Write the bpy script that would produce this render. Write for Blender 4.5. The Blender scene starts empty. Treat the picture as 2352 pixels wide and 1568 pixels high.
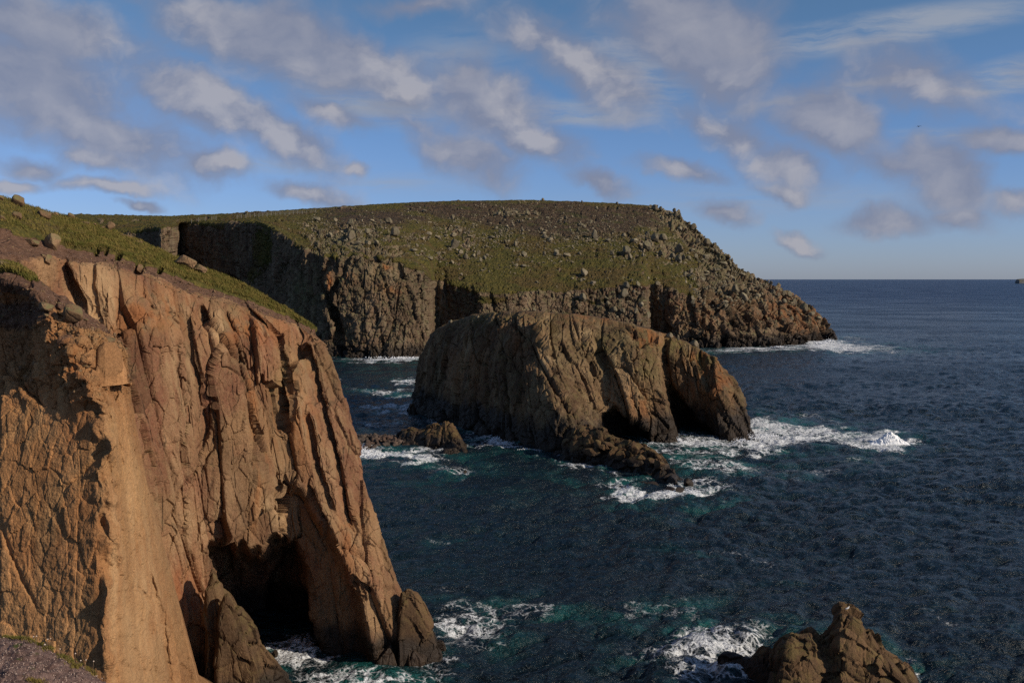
import bpy, math, random
import numpy as np
from mathutils import Vector, Matrix, Euler

SC = bpy.context.scene
COL = SC.collection
rng = np.random.default_rng(7)
random.seed(7)

# ------------------------------------------------------------------ camera, light, exposure
CAM_H = 40.0
PITCH = math.radians(3.58)
FOC = 2352 * 35.0 / 36.0
cam_data = bpy.data.cameras.new("camera")
cam_data.lens = 35.0
cam_data.sensor_width = 36.0
cam_data.clip_start = 0.5
cam_data.clip_end = 120000.0
cam = bpy.data.objects.new("camera", cam_data)
cam.location = (0, 0, CAM_H)
cam.rotation_euler = (math.radians(90) - PITCH, 0, 0)
COL.objects.link(cam)
SC.camera = cam

SUN_AZ = 112.0      # degrees clockwise from the view direction (+Y)
SUN_EL = 27.0
sun_data = bpy.data.lights.new("sun", 'SUN')
sun_data.energy = 5.0
sun_data.angle = math.radians(0.53)
sun_data.color = (1.0, 0.86, 0.68)
sun = bpy.data.objects.new("sun", sun_data)
sd = Vector((math.sin(math.radians(SUN_AZ)) * math.cos(math.radians(SUN_EL)),
             math.cos(math.radians(SUN_AZ)) * math.cos(math.radians(SUN_EL)),
             math.sin(math.radians(SUN_EL))))
sun.rotation_euler = sd.to_track_quat('Z', 'Y').to_euler()
sun.location = sd * 300
COL.objects.link(sun)

SC.view_settings.view_transform = 'Standard'
SC.view_settings.look = 'None'
SC.view_settings.gamma = 1.0
SC.view_settings.exposure = -0.12
SC.cycles.use_denoising = False
SC.cycles.sample_clamp_direct = 1.0
SC.cycles.sample_clamp_indirect = 2.0
SC.cycles.max_bounces = 5
SC.cycles.diffuse_bounces = 2
SC.cycles.glossy_bounces = 2

# ------------------------------------------------------------------ picture <-> world helpers
CP, SP = math.cos(PITCH), math.sin(PITCH)

def ray(dx, dy):
    """direction through a point of the photograph (2352 wide), scaled so y = 1"""
    a = (np.asarray(dx, float) - 1176.0) / FOC
    b = (784.0 - np.asarray(dy, float)) / FOC
    yy = CP + b * SP
    zz = -SP + b * CP
    return a / yy, zz / yy

def P(dx, dy, Y):
    rx, rz = ray(dx, dy)
    Y = np.asarray(Y, float)
    return np.stack([rx * Y, Y + 0 * rx, CAM_H + rz * Y], -1)

def sea_dy(Y, z=0.0):
    """picture row where height z lies at world distance Y"""
    t = (z - CAM_H) / np.asarray(Y, float)
    # zz/yy = t -> (-SP + b CP) = t (CP + b SP)
    b = (t * CP + SP) / (CP - t * SP)
    return 784.0 - b * FOC

def to_pic(p):
    x, y, z = p[..., 0], p[..., 1], p[..., 2] - CAM_H
    d = y * CP - z * SP
    u = y * SP + z * CP
    return 1176.0 + FOC * x / d, 784.0 - FOC * u / d

def sea_pt(dx, dy):
    rx, rz = ray(dx, dy)
    Y = -CAM_H / rz
    return float(rx * Y), float(Y)

# ------------------------------------------------------------------ noise
def _hash(ix, iy, iz, seed):
    h = (ix.astype(np.uint32) * np.uint32(374761393)) ^ (iy.astype(np.uint32) * np.uint32(668265263)) \
        ^ (iz.astype(np.uint32) * np.uint32(2147483647 - 1274126177)) ^ np.uint32((seed * 1013904223) & 0xffffffff)
    h ^= h >> np.uint32(15)
    h *= np.uint32(2246822519)
    h ^= h >> np.uint32(13)
    h *= np.uint32(3266489917)
    h ^= h >> np.uint32(16)
    return h

def _f(h, sh):
    return ((h >> np.uint32(sh)) & np.uint32(1023)).astype(np.float32) / 511.5 - 1.0

def perlin(p, seed=0):
    p = np.asarray(p, np.float32)
    i = np.floor(p)
    f = p - i
    i = i.astype(np.int64)
    w = f * f * f * (f * (f * 6 - 15) + 10)
    out = 0
    for cx in (0, 1):
        wx = w[..., 0] if cx else 1 - w[..., 0]
        for cy in (0, 1):
            wy = w[..., 1] if cy else 1 - w[..., 1]
            for cz in (0, 1):
                wz = w[..., 2] if cz else 1 - w[..., 2]
                h = _hash(i[..., 0] + cx, i[..., 1] + cy, i[..., 2] + cz, seed)
                g = _f(h, 0) * (f[..., 0] - cx) + _f(h, 10) * (f[..., 1] - cy) + _f(h, 20) * (f[..., 2] - cz)
                out = out + wx * wy * wz * g
    return out

def fbm(p, octv=4, seed=0, gain=0.5, ridged=False):
    p = np.asarray(p, np.float32)
    a, s, out = 1.0, 1.0, 0
    for k in range(octv):
        n = perlin(p * s + 17.3 * k, seed + k)
        out = out + a * ((0.35 - np.abs(n)) if ridged else n)
        a *= gain
        s *= 2.03
    return out

def voronoi(p, seed=0, jit=0.9):
    p = np.asarray(p, np.float32)
    i = np.floor(p)
    f = p - i
    i = i.astype(np.int64)
    shp = p.shape[:-1]
    F1 = np.full(shp, 9.0, np.float32)
    F2 = np.full(shp, 9.0, np.float32)
    H = np.zeros(shp, np.uint32)
    V = np.zeros(p.shape, np.float32)
    for a in (-1, 0, 1):
        for b in (-1, 0, 1):
            for c in (-1, 0, 1):
                h = _hash(i[..., 0] + a, i[..., 1] + b, i[..., 2] + c, seed)
                vx = a + 0.5 + 0.5 * jit * _f(h, 0) - f[..., 0]
                vy = b + 0.5 + 0.5 * jit * _f(h, 10) - f[..., 1]
                vz = c + 0.5 + 0.5 * jit * _f(h, 20) - f[..., 2]
                d = vx * vx + vy * vy + vz * vz
                m = d < F1
                F2 = np.where(m, F1, np.minimum(F2, d))
                F1 = np.where(m, d, F1)
                H = np.where(m, h, H)
                V[..., 0] = np.where(m, vx, V[..., 0])
                V[..., 1] = np.where(m, vy, V[..., 1])
                V[..., 2] = np.where(m, vz, V[..., 2])
    H2 = _hash(H.astype(np.int64), H.astype(np.int64) >> 7, H.astype(np.int64) >> 3, seed + 99)
    return np.sqrt(F1), np.sqrt(F2), H2, V

def blocks(q, seed, tilt=0.7, crack=0.10, cdepth=0.5, off=1.0, jit=0.9):
    """jointed rock: every cell is a tilted facet with its own offset, joints recessed"""
    F1, F2, H, V = voronoi(q, seed, jit)
    d = off * _f(H, 0) + tilt * (_f(H, 5) * V[..., 0] + _f(H, 12) * V[..., 1] + _f(H, 20) * V[..., 2])
    e = F2 - F1
    return d - cdepth * np.exp(-(e / crack) ** 2), e, _f(H, 8)

# ------------------------------------------------------------------ grids
def blur(a, n, axis):
    for _ in range(n):
        p = np.pad(a, [(1, 1) if k == axis else (0, 0) for k in range(a.ndim)], mode='edge')
        sl = [slice(None)] * a.ndim
        s0, s1, s2 = list(sl), list(sl), list(sl)
        s0[axis] = slice(0, -2); s1[axis] = slice(1, -1); s2[axis] = slice(2, None)
        a = 0.25 * p[tuple(s0)] + 0.5 * p[tuple(s1)] + 0.25 * p[tuple(s2)]
    return a

def densify(net, dens_r, dens_c, sm=3):
    """net (R,C,3) in (px, py, Y); dens_* = list of subdivisions per interval. Returns fine net + parametric coords"""
    net = np.asarray(net, float)
    R, C, _ = net.shape
    tr = np.concatenate([np.linspace(k, k + 1, n, endpoint=False) for k, n in enumerate(dens_r)] + [[R - 1]])
    tc = np.concatenate([np.linspace(k, k + 1, n, endpoint=False) for k, n in enumerate(dens_c)] + [[C - 1]])
    a = np.empty((len(tr), C, net.shape[2]))
    for j in range(C):
        for k in range(net.shape[2]):
            a[:, j, k] = np.interp(tr, np.arange(R), net[:, j, k])
    b = np.empty((len(tr), len(tc), net.shape[2]))
    for i in range(len(tr)):
        for k in range(net.shape[2]):
            b[i, :, k] = np.interp(tc, np.arange(C), a[i, :, k])
    b = blur(blur(b, sm, 0), sm, 1)
    return b, tr, tc

def normals(p):
    du = np.gradient(p, axis=1)
    dv = np.gradient(p, axis=0)
    n = np.cross(du, dv)
    l = np.linalg.norm(n, axis=-1, keepdims=True)
    return n / np.maximum(l, 1e-9)

def props(o, label=None, cat=None, group=None, kind=None):
    if label: o['label'] = label
    if cat: o['category'] = cat
    if group: o['group'] = group
    if kind: o['kind'] = kind
    return o

def mesh_obj(name, verts, faces, mat, parent=None, smooth=True, attrs=None):
    me = bpy.data.meshes.new(name)
    verts = np.asarray(verts, np.float32).reshape(-1, 3)
    faces = np.asarray(faces, np.int32)
    me.vertices.add(len(verts))
    me.vertices.foreach_set('co', verts.ravel())
    k = faces.shape[1]
    me.loops.add(faces.size)
    me.loops.foreach_set('vertex_index', faces.ravel())
    me.polygons.add(len(faces))
    me.polygons.foreach_set('loop_start', np.arange(0, faces.size, k, dtype=np.int32))
    me.polygons.foreach_set('use_smooth', np.full(len(faces), smooth, bool))
    me.update(calc_edges=True)
    me.validate()
    if attrs:
        for an, av in attrs.items():
            at = me.attributes.new(an, 'FLOAT', 'POINT')
            at.data.foreach_set('value', np.asarray(av, np.float32).ravel())
    if mat: me.materials.append(mat)
    o = bpy.data.objects.new(name, me)
    COL.objects.link(o)
    if parent: o.parent = parent
    return o

def grid_faces(R, C):
    i = np.arange(R * C).reshape(R, C)
    return np.stack([i[:-1, :-1], i[:-1, 1:], i[1:, 1:], i[1:, :-1]], -1).reshape(-1, 4)

def poly_dist(px, py, pts, closed=False):
    """distance to a polyline in picture units, and the sign of the side (left < 0)"""
    pts = list(pts) + ([pts[0]] if closed else [])
    best = np.full(px.shape, 1e9)
    side = np.zeros(px.shape)
    for (x0, y0), (x1, y1) in zip(pts[:-1], pts[1:]):
        dx, dy = x1 - x0, y1 - y0
        t = np.clip(((px - x0) * dx + (py - y0) * dy) / (dx * dx + dy * dy + 1e-9), 0, 1)
        d = np.hypot(px - x0 - t * dx, py - y0 - t * dy)
        s = np.sign((px - x0) * dy - (py - y0) * dx)
        m = d < best
        best = np.where(m, d, best)
        side = np.where(m, s, side)
    return best, side

def inside(px, py, pts):
    ins = np.zeros(px.shape, bool)
    n = len(pts)
    for k in range(n):
        x0, y0 = pts[k]; x1, y1 = pts[(k + 1) % n]
        c = ((y0 > py) != (y1 > py)) & (px < (x1 - x0) * (py - y0) / (y1 - y0 + 1e-12) + x0)
        ins ^= c
    return ins

def sstep(a, b, x):
    t = np.clip((x - a) / (b - a), 0, 1)
    return t * t * (3 - 2 * t)

# crop helpers used while reading the photograph
def c1(x, y): return (.3516 * x, 413.4 + .3516 * y)
def c2(x, y): return (.4492 * x, 964.7 + .4492 * y)
def c3(x, y): return (643.1 + .2754 * x, 413.4 + .2754 * y)
def c4(x, y): return (1194.4 + .332 * x, 413.4 + .332 * y)
def c5(x, y): return (918.75 + .3711 * x, 689 + .3711 * y)
def c8(x, y): return (735 + .2344 * x, 826.9 + .2344 * y)
def k8(x, y): return (1470 + .2227 * x, 459.4 + .2227 * y)

# ------------------------------------------------------------------ node helpers
class NT:
    def __init__(s, tree):
        s.t = tree; s.n = tree.nodes; s.l = tree.links
    def new(s, t, **kw):
        nd = s.n.new(t)
        for k, v in kw.items(): setattr(nd, k, v)
        return nd
    def put(s, sock, v):
        if v is None: return
        if isinstance(v, bpy.types.NodeSocket): s.l.new(v, sock)
        else:
            try: sock.default_value = v
            except Exception: sock.default_value = tuple(v) + (1.0,)
    def math(s, op, a, b=None, c=None, clamp=False):
        nd = s.new('ShaderNodeMath', operation=op, use_clamp=clamp)
        for k, v in enumerate((a, b, c)): s.put(nd.inputs[k], v)
        return nd.outputs[0]
    def vmath(s, op, a, b=None, scale=None):
        nd = s.new('ShaderNodeVectorMath', operation=op)
        s.put(nd.inputs[0], a)
        if b is not None: s.put(nd.inputs[1], b)
        if scale is not None: s.put(nd.inputs['Scale'], scale)
        return nd.outputs['Value'] if op in ('LENGTH', 'DOT_PRODUCT', 'DISTANCE') else nd.outputs[0]
    def mixc(s, f, a, b, mode='MIX'):
        nd = s.new('ShaderNodeMix', data_type='RGBA', blend_type=mode)
        s.put(nd.inputs[0], f); s.put(nd.inputs[6], a); s.put(nd.inputs[7], b)
        return nd.outputs[2]
    def mapr(s, v, a, b, c=0.0, d=1.0, smooth=True):
        nd = s.new('ShaderNodeMapRange', interpolation_type='SMOOTHSTEP' if smooth else 'LINEAR')
        for k, x in enumerate((v, a, b, c, d)): s.put(nd.inputs[k], x)
        return nd.outputs[0]
    def noise(s, vec, scale, detail=4, rough=0.55, dist=0.0):
        nd = s.new('ShaderNodeTexNoise')
        s.put(nd.inputs['Vector'], vec); nd.inputs['Scale'].default_value = scale
        nd.inputs['Detail'].default_value = detail; nd.inputs['Roughness'].default_value = rough
        nd.inputs['Distortion'].default_value = dist
        return nd.outputs[0]
    def voro(s, vec, scale, feature='F1'):
        nd = s.new('ShaderNodeTexVoronoi', feature=feature)
        s.put(nd.inputs['Vector'], vec); nd.inputs['Scale'].default_value = scale
        return nd.outputs[0]
    def mapping(s, vec, scale=(1, 1, 1), rot=(0, 0, 0), loc=(0, 0, 0), kind='POINT'):
        nd = s.new('ShaderNodeMapping', vector_type=kind)
        s.put(nd.inputs[0], vec)
        nd.inputs['Location'].default_value = loc
        nd.inputs['Rotation'].default_value = rot
        nd.inputs['Scale'].default_value = scale
        return nd.outputs[0]
    def attr(s, name):
        return s.new('ShaderNodeAttribute', attribute_name=name).outputs['Fac']
    def bump(s, h, strength, dist, nrm=None):
        nd = s.new('ShaderNodeBump')
        nd.inputs['Strength'].default_value = strength
        nd.inputs['Distance'].default_value = dist
        s.put(nd.inputs['Height'], h)
        if nrm is not None: s.put(nd.inputs['Normal'], nrm)
        return nd.outputs[0]

def new_mat(name):
    m = bpy.data.materials.new(name)
    m.use_nodes = True
    m.node_tree.nodes.clear()
    return m, NT(m.node_tree)

def finish(N, col, rough, nrm=None, spec=0.25):
    b = N.new('ShaderNodeBsdfPrincipled')
    N.put(b.inputs['Base Color'], col)
    N.put(b.inputs['Roughness'], rough)
    b.inputs['Specular IOR Level'].default_value = spec
    if nrm is not None: N.put(b.inputs['Normal'], nrm)
    o = N.new('ShaderNodeOutputMaterial')
    N.l.new(b.outputs[0], o.inputs['Surface'])

def C(r, g, b): return (r, g, b, 1.0)

# ------------------------------------------------------------------ sky
SKY_STRENGTH = 0.078
world = bpy.data.worlds.new("World")
SC.world = world
world.use_nodes = True
world.node_tree.nodes.clear()
W = NT(world.node_tree)
sky = W.new('ShaderNodeTexSky', sky_type='NISHITA')
sky.sun_disc = False
sky.sun_elevation = math.radians(SUN_EL)
sky.sun_rotation = math.radians(SUN_AZ)
sky.altitude = 40
sky.air_density = 1.0
sky.dust_density = 0.3
sky.ozone_density = 4.0
tc = W.new('ShaderNodeTexCoord').outputs['Generated']
sep = W.new('ShaderNodeSeparateXYZ'); W.l.new(tc, sep.inputs[0])
az = W.math('ARCTAN2', sep.outputs[0], sep.outputs[1])
el = W.math('ARCSINE', sep.outputs[2])
ae = W.new('ShaderNodeCombineXYZ'); W.l.new(az, ae.inputs[0]); W.l.new(el, ae.inputs[1])
ae = ae.outputs[0]
wn = W.new('ShaderNodeTexNoise'); W.put(wn.inputs['Vector'], ae)
wn.inputs['Scale'].default_value = 9; wn.inputs['Detail'].default_value = 5; wn.inputs['Roughness'].default_value = 0.6
warp = W.vmath('SCALE', W.vmath('SUBTRACT', wn.outputs['Color'], (0.5, 0.5, 0.5)), scale=0.060)
aew = W.vmath('ADD', ae, warp)
aew = W.vmath('MULTIPLY', aew, (1, 1, 0))
CLOUDS = [  # centre x, y, half-width, half-height, tilt, weight
 (60, 55, 280, 70, 5, .9), (80, 200, 260, 115, 12, 1.0), (230, 290, 230, 70, 20, 1.1), (640, 100, 300, 90, 18, 1.1),
 (820, 150, 230, 75, 18, 1.1), (480, 240, 230, 65, 25, 1.0), (640, 318, 150, 48, 22, 1.1), (470, 375, 90, 30, 8, .85),
 (230, 355, 110, 30, 5, .8), (80, 380, 60, 28, 5, .7), (40, 420, 50, 16, 5, .7), (250, 418, 110, 20, -3, .75), (322, 460, 36, 14, 0, .7),
 (700, 440, 110, 24, 8, .6), (1120, 240, 170, 90, 28, 1.15), (1080, 370, 130, 60, 15, .95), (1220, 325, 120, 50, 15, 1.0),
 (1330, 150, 230, 62, 32, .9), (1230, 90, 150, 50, 15, .7), (1620, 85, 200, 120, 40, 1.25), (1470, 60, 130, 60, 10, .7),
 (1660, 300, 220, 45, 25, .8), (1800, 380, 100, 50, 15, .95), (1800, 435, 55, 22, 5, .75), (1915, 285, 115, 75, 25, 1.15),
 (2090, 195, 170, 70, 15, .9), (2180, 410, 110, 65, 38, 1.0), (2050, 385, 130, 32, 18, .7), (2040, 500, 120, 30, 0, .8),
 (1655, 490, 66, 30, 12, .8), (1830, 545, 55, 24, 22, .8), (1385, 425, 75, 28, 12, .8), (2200, 490, 60, 28, 10, .7),
 (2335, 475, 60, 28, 5, .8), (960, 12, 150, 24, 0, .7), (760, 270, 90, 30, 22, .6), (1560, 395, 100, 24, 8, .55), (820, 388, 34, 16, 5, .7),
 (950, 300, 150, 30, 12, .5), (2300, 330, 90, 28, 5, .5), (520, 30, 260, 40, 8, .6), (-260, 180, 240, 120, 5, 1.0), (2600, 230, 200, 90, 10, 1.0)]
acc = None
for (x, y, rx_, ry_, rot, wt) in CLOUDS:
    wt = max(wt, .85) * 1.08 if rx_ <= 125 else wt * .97
    a_, e_ = ray(x, y)
    caz = math.atan(a_); cel = math.atan(e_ / math.hypot(1, a_))
    v = W.mapping(aew, scale=(rx_ * 1.42 / FOC, ry_ * 1.42 / FOC, 1), rot=(0, 0, -math.radians(rot)), loc=(caz, cel, 0), kind='TEXTURE')
    d = W.math('MULTIPLY_ADD', W.vmath('LENGTH', v), -wt, wt)
    acc = d if acc is None else W.math('SMOOTH_MAX', acc, d, 0.25)
# clouds in the same style all round the rest of the sky
plane = W.new('ShaderNodeCombineXYZ')
zz = W.math('ADD', W.math('MAXIMUM', sep.outputs[2], 0.0), 0.12)
W.l.new(W.math('DIVIDE', sep.outputs[0], zz), plane.inputs[0])
W.l.new(W.math('DIVIDE', sep.outputs[1], zz), plane.inputs[1])
rest = W.mapr(W.noise(plane.outputs[0], 1.1, 3, 0.5), 0.42, 0.72, -0.3, 1.0)
inview = W.mapr(W.vmath('LENGTH', W.mapping(ae, scale=(0.62, 0.36, 1), loc=(0, 0.09, 0), kind='TEXTURE')), 0.9, 1.25, 1.0, 0.0)
rest = W.math('MULTIPLY_ADD', inview, -1.3, rest)
dens = W.math('SMOOTH_MAX', acc, rest, 0.1)
cn = W.noise(W.mapping(aew, scale=(1, 1.35, 1)), 15, 6, 0.52)
cn2 = W.noise(W.mapping(aew, scale=(1, 1.35, 1), loc=(0.012, 0.018, 0)), 15, 6, 0.52)
dd = W.math('ADD', dens, W.math('MULTIPLY_ADD', cn, 1.15, -0.62))
alpha = W.mapr(dd, -0.06, 0.66)
lit = W.math('ADD', W.mapr(dd, 0.25, 1.0, 0.0, 0.85), W.math('MULTIPLY', W.math('SUBTRACT', cn, cn2), 3.6))
big = W.noise(aew, 5.5, 2, 0.5)
lit = W.math('MULTIPLY', W.math('MAXIMUM', lit, 0.0), W.mapr(big, 0.35, 0.62, 0.35, 1.25), clamp=True)
K = 3.3
ccol = W.mixc(lit, C(.90 * K, 1.00 * K, 1.38 * K), C(1.68 * K, 1.66 * K, 1.84 * K))
# thin high cirrus
CIR = [(2010, 72, 330, 34, -4, 1.0), (2310, 180, 140, 34, -10, .9), (1900, 215, 220, 12, -9, .9), (1330, 262, 220, 26, 3, .8), (860, 235, 180, 45, 8, .8), (1450, 170, 150, 75, 30, .7), (2180, 310, 130, 14, 4, .6), (640, 380, 260, 24, 0, .4), (1050, 130, 160, 60, 0, .4), (1800, 460, 500, 40, 0, .35), (900, 420, 300, 30, 0, .35)]
ca = None
for (x, y, rx_, ry_, rot, wt) in CIR:
    a_, e_ = ray(x, y)
    v = W.mapping(ae, scale=(rx_ * 1.3 / FOC, ry_ * 1.5 / FOC, 1), rot=(0, 0, -math.radians(rot)), loc=(math.atan(a_), math.atan(e_ / math.hypot(1, a_)), 0), kind='TEXTURE')
    d = W.math('MULTIPLY_ADD', W.vmath('LENGTH', v), -wt, wt)
    ca = d if ca is None else W.math('MAXIMUM', ca, d)
streak = W.noise(W.mapping(W.vmath('ADD', ae, W.vmath('SCALE', warp, scale=0.5)), scale=(5, 38, 1), rot=(0, 0, 0.06)), 1.6, 6, 0.62)
cir = W.math('MULTIPLY', W.mapr(ca, 0.0, 0.6), W.mapr(streak, 0.30, 0.66), clamp=True)
tint = W.mixc(W.mapr(el, 0.0, 0.30), C(.88, 1.02, 1.60), C(0.90, 1.06, 1.16))
base = W.mixc(1.0, sky.outputs[0], tint, 'MULTIPLY')
skyc = W.mixc(W.math('MULTIPLY', cir, 0.85), base, C(1.35 * K, 1.5 * K, 1.8 * K))
skyc = W.mixc(W.math('MULTIPLY', alpha, 0.88), skyc, ccol)
bg = W.new('ShaderNodeBackground')
W.l.new(skyc, bg.inputs[0]); bg.inputs[1].default_value = SKY_STRENGTH
wo = W.new('ShaderNodeOutputWorld'); W.l.new(bg.outputs[0], wo.inputs[0])

# ------------------------------------------------------------------ materials
def rock_mat(name, cA, cB, cC, cD, scale=1.0, streak=0.6, lichen=C(.14, .13, .05), lich_amt=0.5, wet=3.0, wetcol=C(.022, .016, .012), grass=False,
             bumpd=0.25, heath=False, speck=0.35, crack_scale=0.35, crack_amt=1.0):
    m, N = new_mat(name)
    g = N.new('ShaderNodeNewGeometry')
    pos = g.outputs['Position']
    pz = N.new('ShaderNodeSeparateXYZ'); N.l.new(pos, pz.inputs[0])
    nz = N.new('ShaderNodeSeparateXYZ'); N.l.new(g.outputs['Normal'], nz.inputs[0])
    st = N.mapping(pos, scale=(1, 1, 0.16), rot=(0.12, 0.10, 0))
    n1 = N.noise(pos, 0.11 * scale, 5, 0.6, 0.4)
    n2 = N.noise(st, 0.45 * scale, 6, 0.65, 0.5)
    n3 = N.noise(pos, 1.6 * scale, 6, 0.7)
    n4 = N.noise(pos, 9 * scale, 4, 0.75)
    col = N.mixc(N.mapr(n1, 0.36, 0.62), cA, cB)
    col = N.mixc(N.math('MULTIPLY', N.mapr(n2, 0.48, 0.66), streak), col, cC)
    col = N.mixc(N.math('MULTIPLY', N.mapr(n2, 0.46, 0.30), streak * 0.9), col, cD)
    col = N.mixc(N.mapr(n3, 0.3, 0.75, 0.0, 0.45), col, N.mixc(0.5, cA, cC))
    sp = N.mapr(n4, 0.3, 0.7, 1 - speck, 1 + speck)
    spc = N.new('ShaderNodeCombineXYZ')
    for k in range(3): N.l.new(sp, spc.inputs[k])
    col = N.mixc(1.0, col, spc.outputs[0], 'MULTIPLY')
    # joints: each cell boundary slightly dirty
    ce = N.voro(N.vmath('ADD', st, N.vmath('SCALE', N.new('ShaderNodeTexNoise').outputs['Color'], scale=0.0)), crack_scale * scale, 'DISTANCE_TO_EDGE')
    ckm = N.mapr(ce, 0.0, 0.035, 1.0, 0.0)
    cke = N.math('MULTIPLY', ckm, N.mapr(N.noise(pos, 0.5 * scale, 3), 0.45, 0.6, 0.0, crack_amt))
    col = N.mixc(N.math('MULTIPLY', cke, 0.55), col, C(.035, .025, .018))
    at_t = N.attr('tone')
    ot = N.new('ShaderNodeCombineXYZ')
    tt = N.math('MULTIPLY_ADD', at_t, 0.30, 1.0)
    for k in range(3): N.l.new(tt, ot.inputs[k])
    col = N.mixc(1.0, col, ot.outputs[0], 'MULTIPLY')
    # lichen on faces that look up, and on the weathered top
    li = N.math('MULTIPLY', N.mapr(nz.outputs[2], 0.05, 0.75), N.mapr(N.noise(pos, 0.9 * scale, 5, 0.7), 0.42, 0.62))
    li = N.math('MAXIMUM', N.math('MULTIPLY', li, lich_amt), N.math('MULTIPLY', N.attr('lichen'), N.mapr(N.noise(pos, 0.6 * scale, 6, 0.75), 0.40, 0.60)), clamp=True)
    col = N.mixc(li, col, lichen)
    # rusty stains, and pale patches that partly paint sunlit sides brighter
    col = N.mixc(N.math('MULTIPLY', N.attr('rust'), N.mapr(N.noise(st, 0.8 * scale, 4), 0.40, 0.58)), col, C(.27, .095, .028))
    col = N.mixc(N.math('MULTIPLY', N.attr('pale'), N.mapr(N.noise(st, 0.35 * scale, 5), 0.30, 0.62)), col, C(.46, .31, .165))
    # tide line
    wz = N.math('ADD', pz.outputs[2], N.math('MULTIPLY', N.noise(pos, 0.25, 4), -wet * 1.1))
    col = N.mixc(N.mapr(wz, 0.0, wet * 0.55, 0.92, 0.0), col, wetcol)
    h = N.math('ADD', N.math('MULTIPLY', n3, 0.7), N.math('MULTIPLY', n4, 0.22))
    h = N.math('ADD', h, N.math('MULTIPLY', n2, 0.9))
    h = N.math('SUBTRACT', h, N.math('MULTIPLY', cke, 0.45))
    if grass or heath:
        ga = N.attr('grass')
        gn = N.noise(pos, 0.5 * scale, 5, 0.7)
        gcol = N.mixc(N.mapr(gn, 0.35, 0.65), C(.084, .076, .016), C(.165, .128, .030))
        gcol = N.mixc(N.mapr(N.noise(N.mapping(pos, scale=(1, 1, 2.5)), 0.13 * scale, 4, 0.6), 0.46, 0.60, 0, 0.8), gcol, C(.135, .082, .030))
        gcol = N.mixc(N.mapr(N.noise(pos, 2.6 * scale, 4, 0.7), 0.38, 0.7, 0.6, 0.0), gcol, C(.024, .030, .007))
        hcol = N.mixc(N.mapr(N.noise(pos, 0.55 * scale, 5, 0.75), 0.35, 0.66), C(.040, .027, .015), C(.105, .070, .040))
        hcol = N.mixc(N.mapr(N.noise(pos, 0.18 * scale, 4, 0.6), 0.52, 0.66, 0, 0.8), hcol, C(.060, .060, .016))
        hn = N.math('ADD', N.attr('heather'), N.math('MULTIPLY_ADD', N.noise(pos, 0.10 * scale, 5, 0.65), 1.6, -0.8))
        gcol = N.mixc(N.mapr(hn, 0.35, 0.65), gcol, hcol)
        gm = N.mapr(N.math('ADD', ga, N.math('MULTIPLY_ADD', N.noise(pos, 1.2 * scale, 4, 0.7), 0.9, -0.45)), 0.42, 0.58)
        so = N.attr('soil')
        scol = N.mixc(N.mapr(N.noise(pos, 1.1, 6, 0.75), 0.35, 0.65), C(.070, .036, .022), C(.125, .068, .042))
        scol = N.mixc(N.mapr(N.noise(pos, 14, 2, 0.5), 0.62, 0.70), scol, C(.26, .19, .15))
        sm = N.mapr(N.math('ADD', so, N.math('MULTIPLY_ADD', N.noise(pos, 0.9, 5, 0.7), 0.8, -0.4)), 0.40, 0.60)
        col = N.mixc(sm, col, scol)
        col = N.mixc(gm, col, gcol)
        h = N.math('ADD', h, N.math('MULTIPLY', gm, N.math('MULTIPLY', N.noise(pos, 3.2 * scale, 3, 0.7), 1.4)))
    bz = N.bump(h, 1.0, bumpd)
    finish(N, col, N.mapr(wz, 0.0, wet * 0.5, 0.5, 0.9), bz, 0.2)
    return m

M_near = rock_mat('granite_orange', C(.185, .104, .052), C(.135, .056, .032), C(.230, .145, .078), C(.068, .048, .034), scale=1.0, streak=.75,
                  lich_amt=0.25, lichen=C(.15, .13, .05), wet=4.0, grass=True, bumpd=0.22, crack_scale=0.42)
M_butt = rock_mat('granite_tan', C(.250, .132, .056), C(.200, .092, .038), C(.30, .185, .092), C(.110, .058, .030), scale=1.0, streak=.30,
                  lich_amt=0.15, lichen=C(.15, .13, .05), wet=4.0, grass=True, bumpd=0.24, crack_scale=0.22, crack_amt=.25)
M_tan = rock_mat('boulder_tan', C(.19, .115, .062), C(.15, .085, .045), C(.24, .165, .10), C(.085, .055, .035), scale=1.0, streak=.3,
                 lich_amt=0.7, lichen=C(.135, .130, .055), wet=.1, bumpd=0.18)
M_orange = rock_mat('granite_fresh', C(.33, .165, .070), C(.27, .135, .058), C(.37, .215, .105), C(.19, .10, .045), scale=1.0, streak=.25,
                  lich_amt=0.0, wet=.1, bumpd=0.12, crack_amt=0)
M_head = rock_mat('granite_far', C(.128, .085, .053), C(.092, .056, .034), C(.155, .118, .078), C(.034, .024, .018), scale=0.30, streak=.8,
                  lich_amt=0.75, lichen=C(.135, .130, .058), wet=7.0, grass=True, heath=True, bumpd=1.1, crack_scale=0.5)
M_stack = rock_mat('granite_stack', C(.130, .074, .038), C(.066, .036, .021), C(.20, .145, .080), C(.022, .015, .011), scale=0.55, streak=.85,
                   lich_amt=0.4, lichen=C(.125, .105, .036), wet=8.5, grass=True, bumpd=0.6, crack_scale=0.5)
M_sea_rock = rock_mat('granite_wet', C(.088, .050, .025), C(.058, .033, .018), C(.120, .074, .038), C(.026, .018, .012), scale=0.9, streak=.6,
                      lich_amt=0.35, lichen=C(.16, .13, .04), wet=3.4, bumpd=0.30)
M_boulder = rock_mat('boulder_grey', C(.180, .150, .104), C(.145, .114, .073), C(.245, .21, .155), C(.078, .064, .045), scale=0.8, streak=.3,
                     lich_amt=0.7, lichen=C(.15, .145, .068), wet=2.0, bumpd=0.25)
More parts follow.
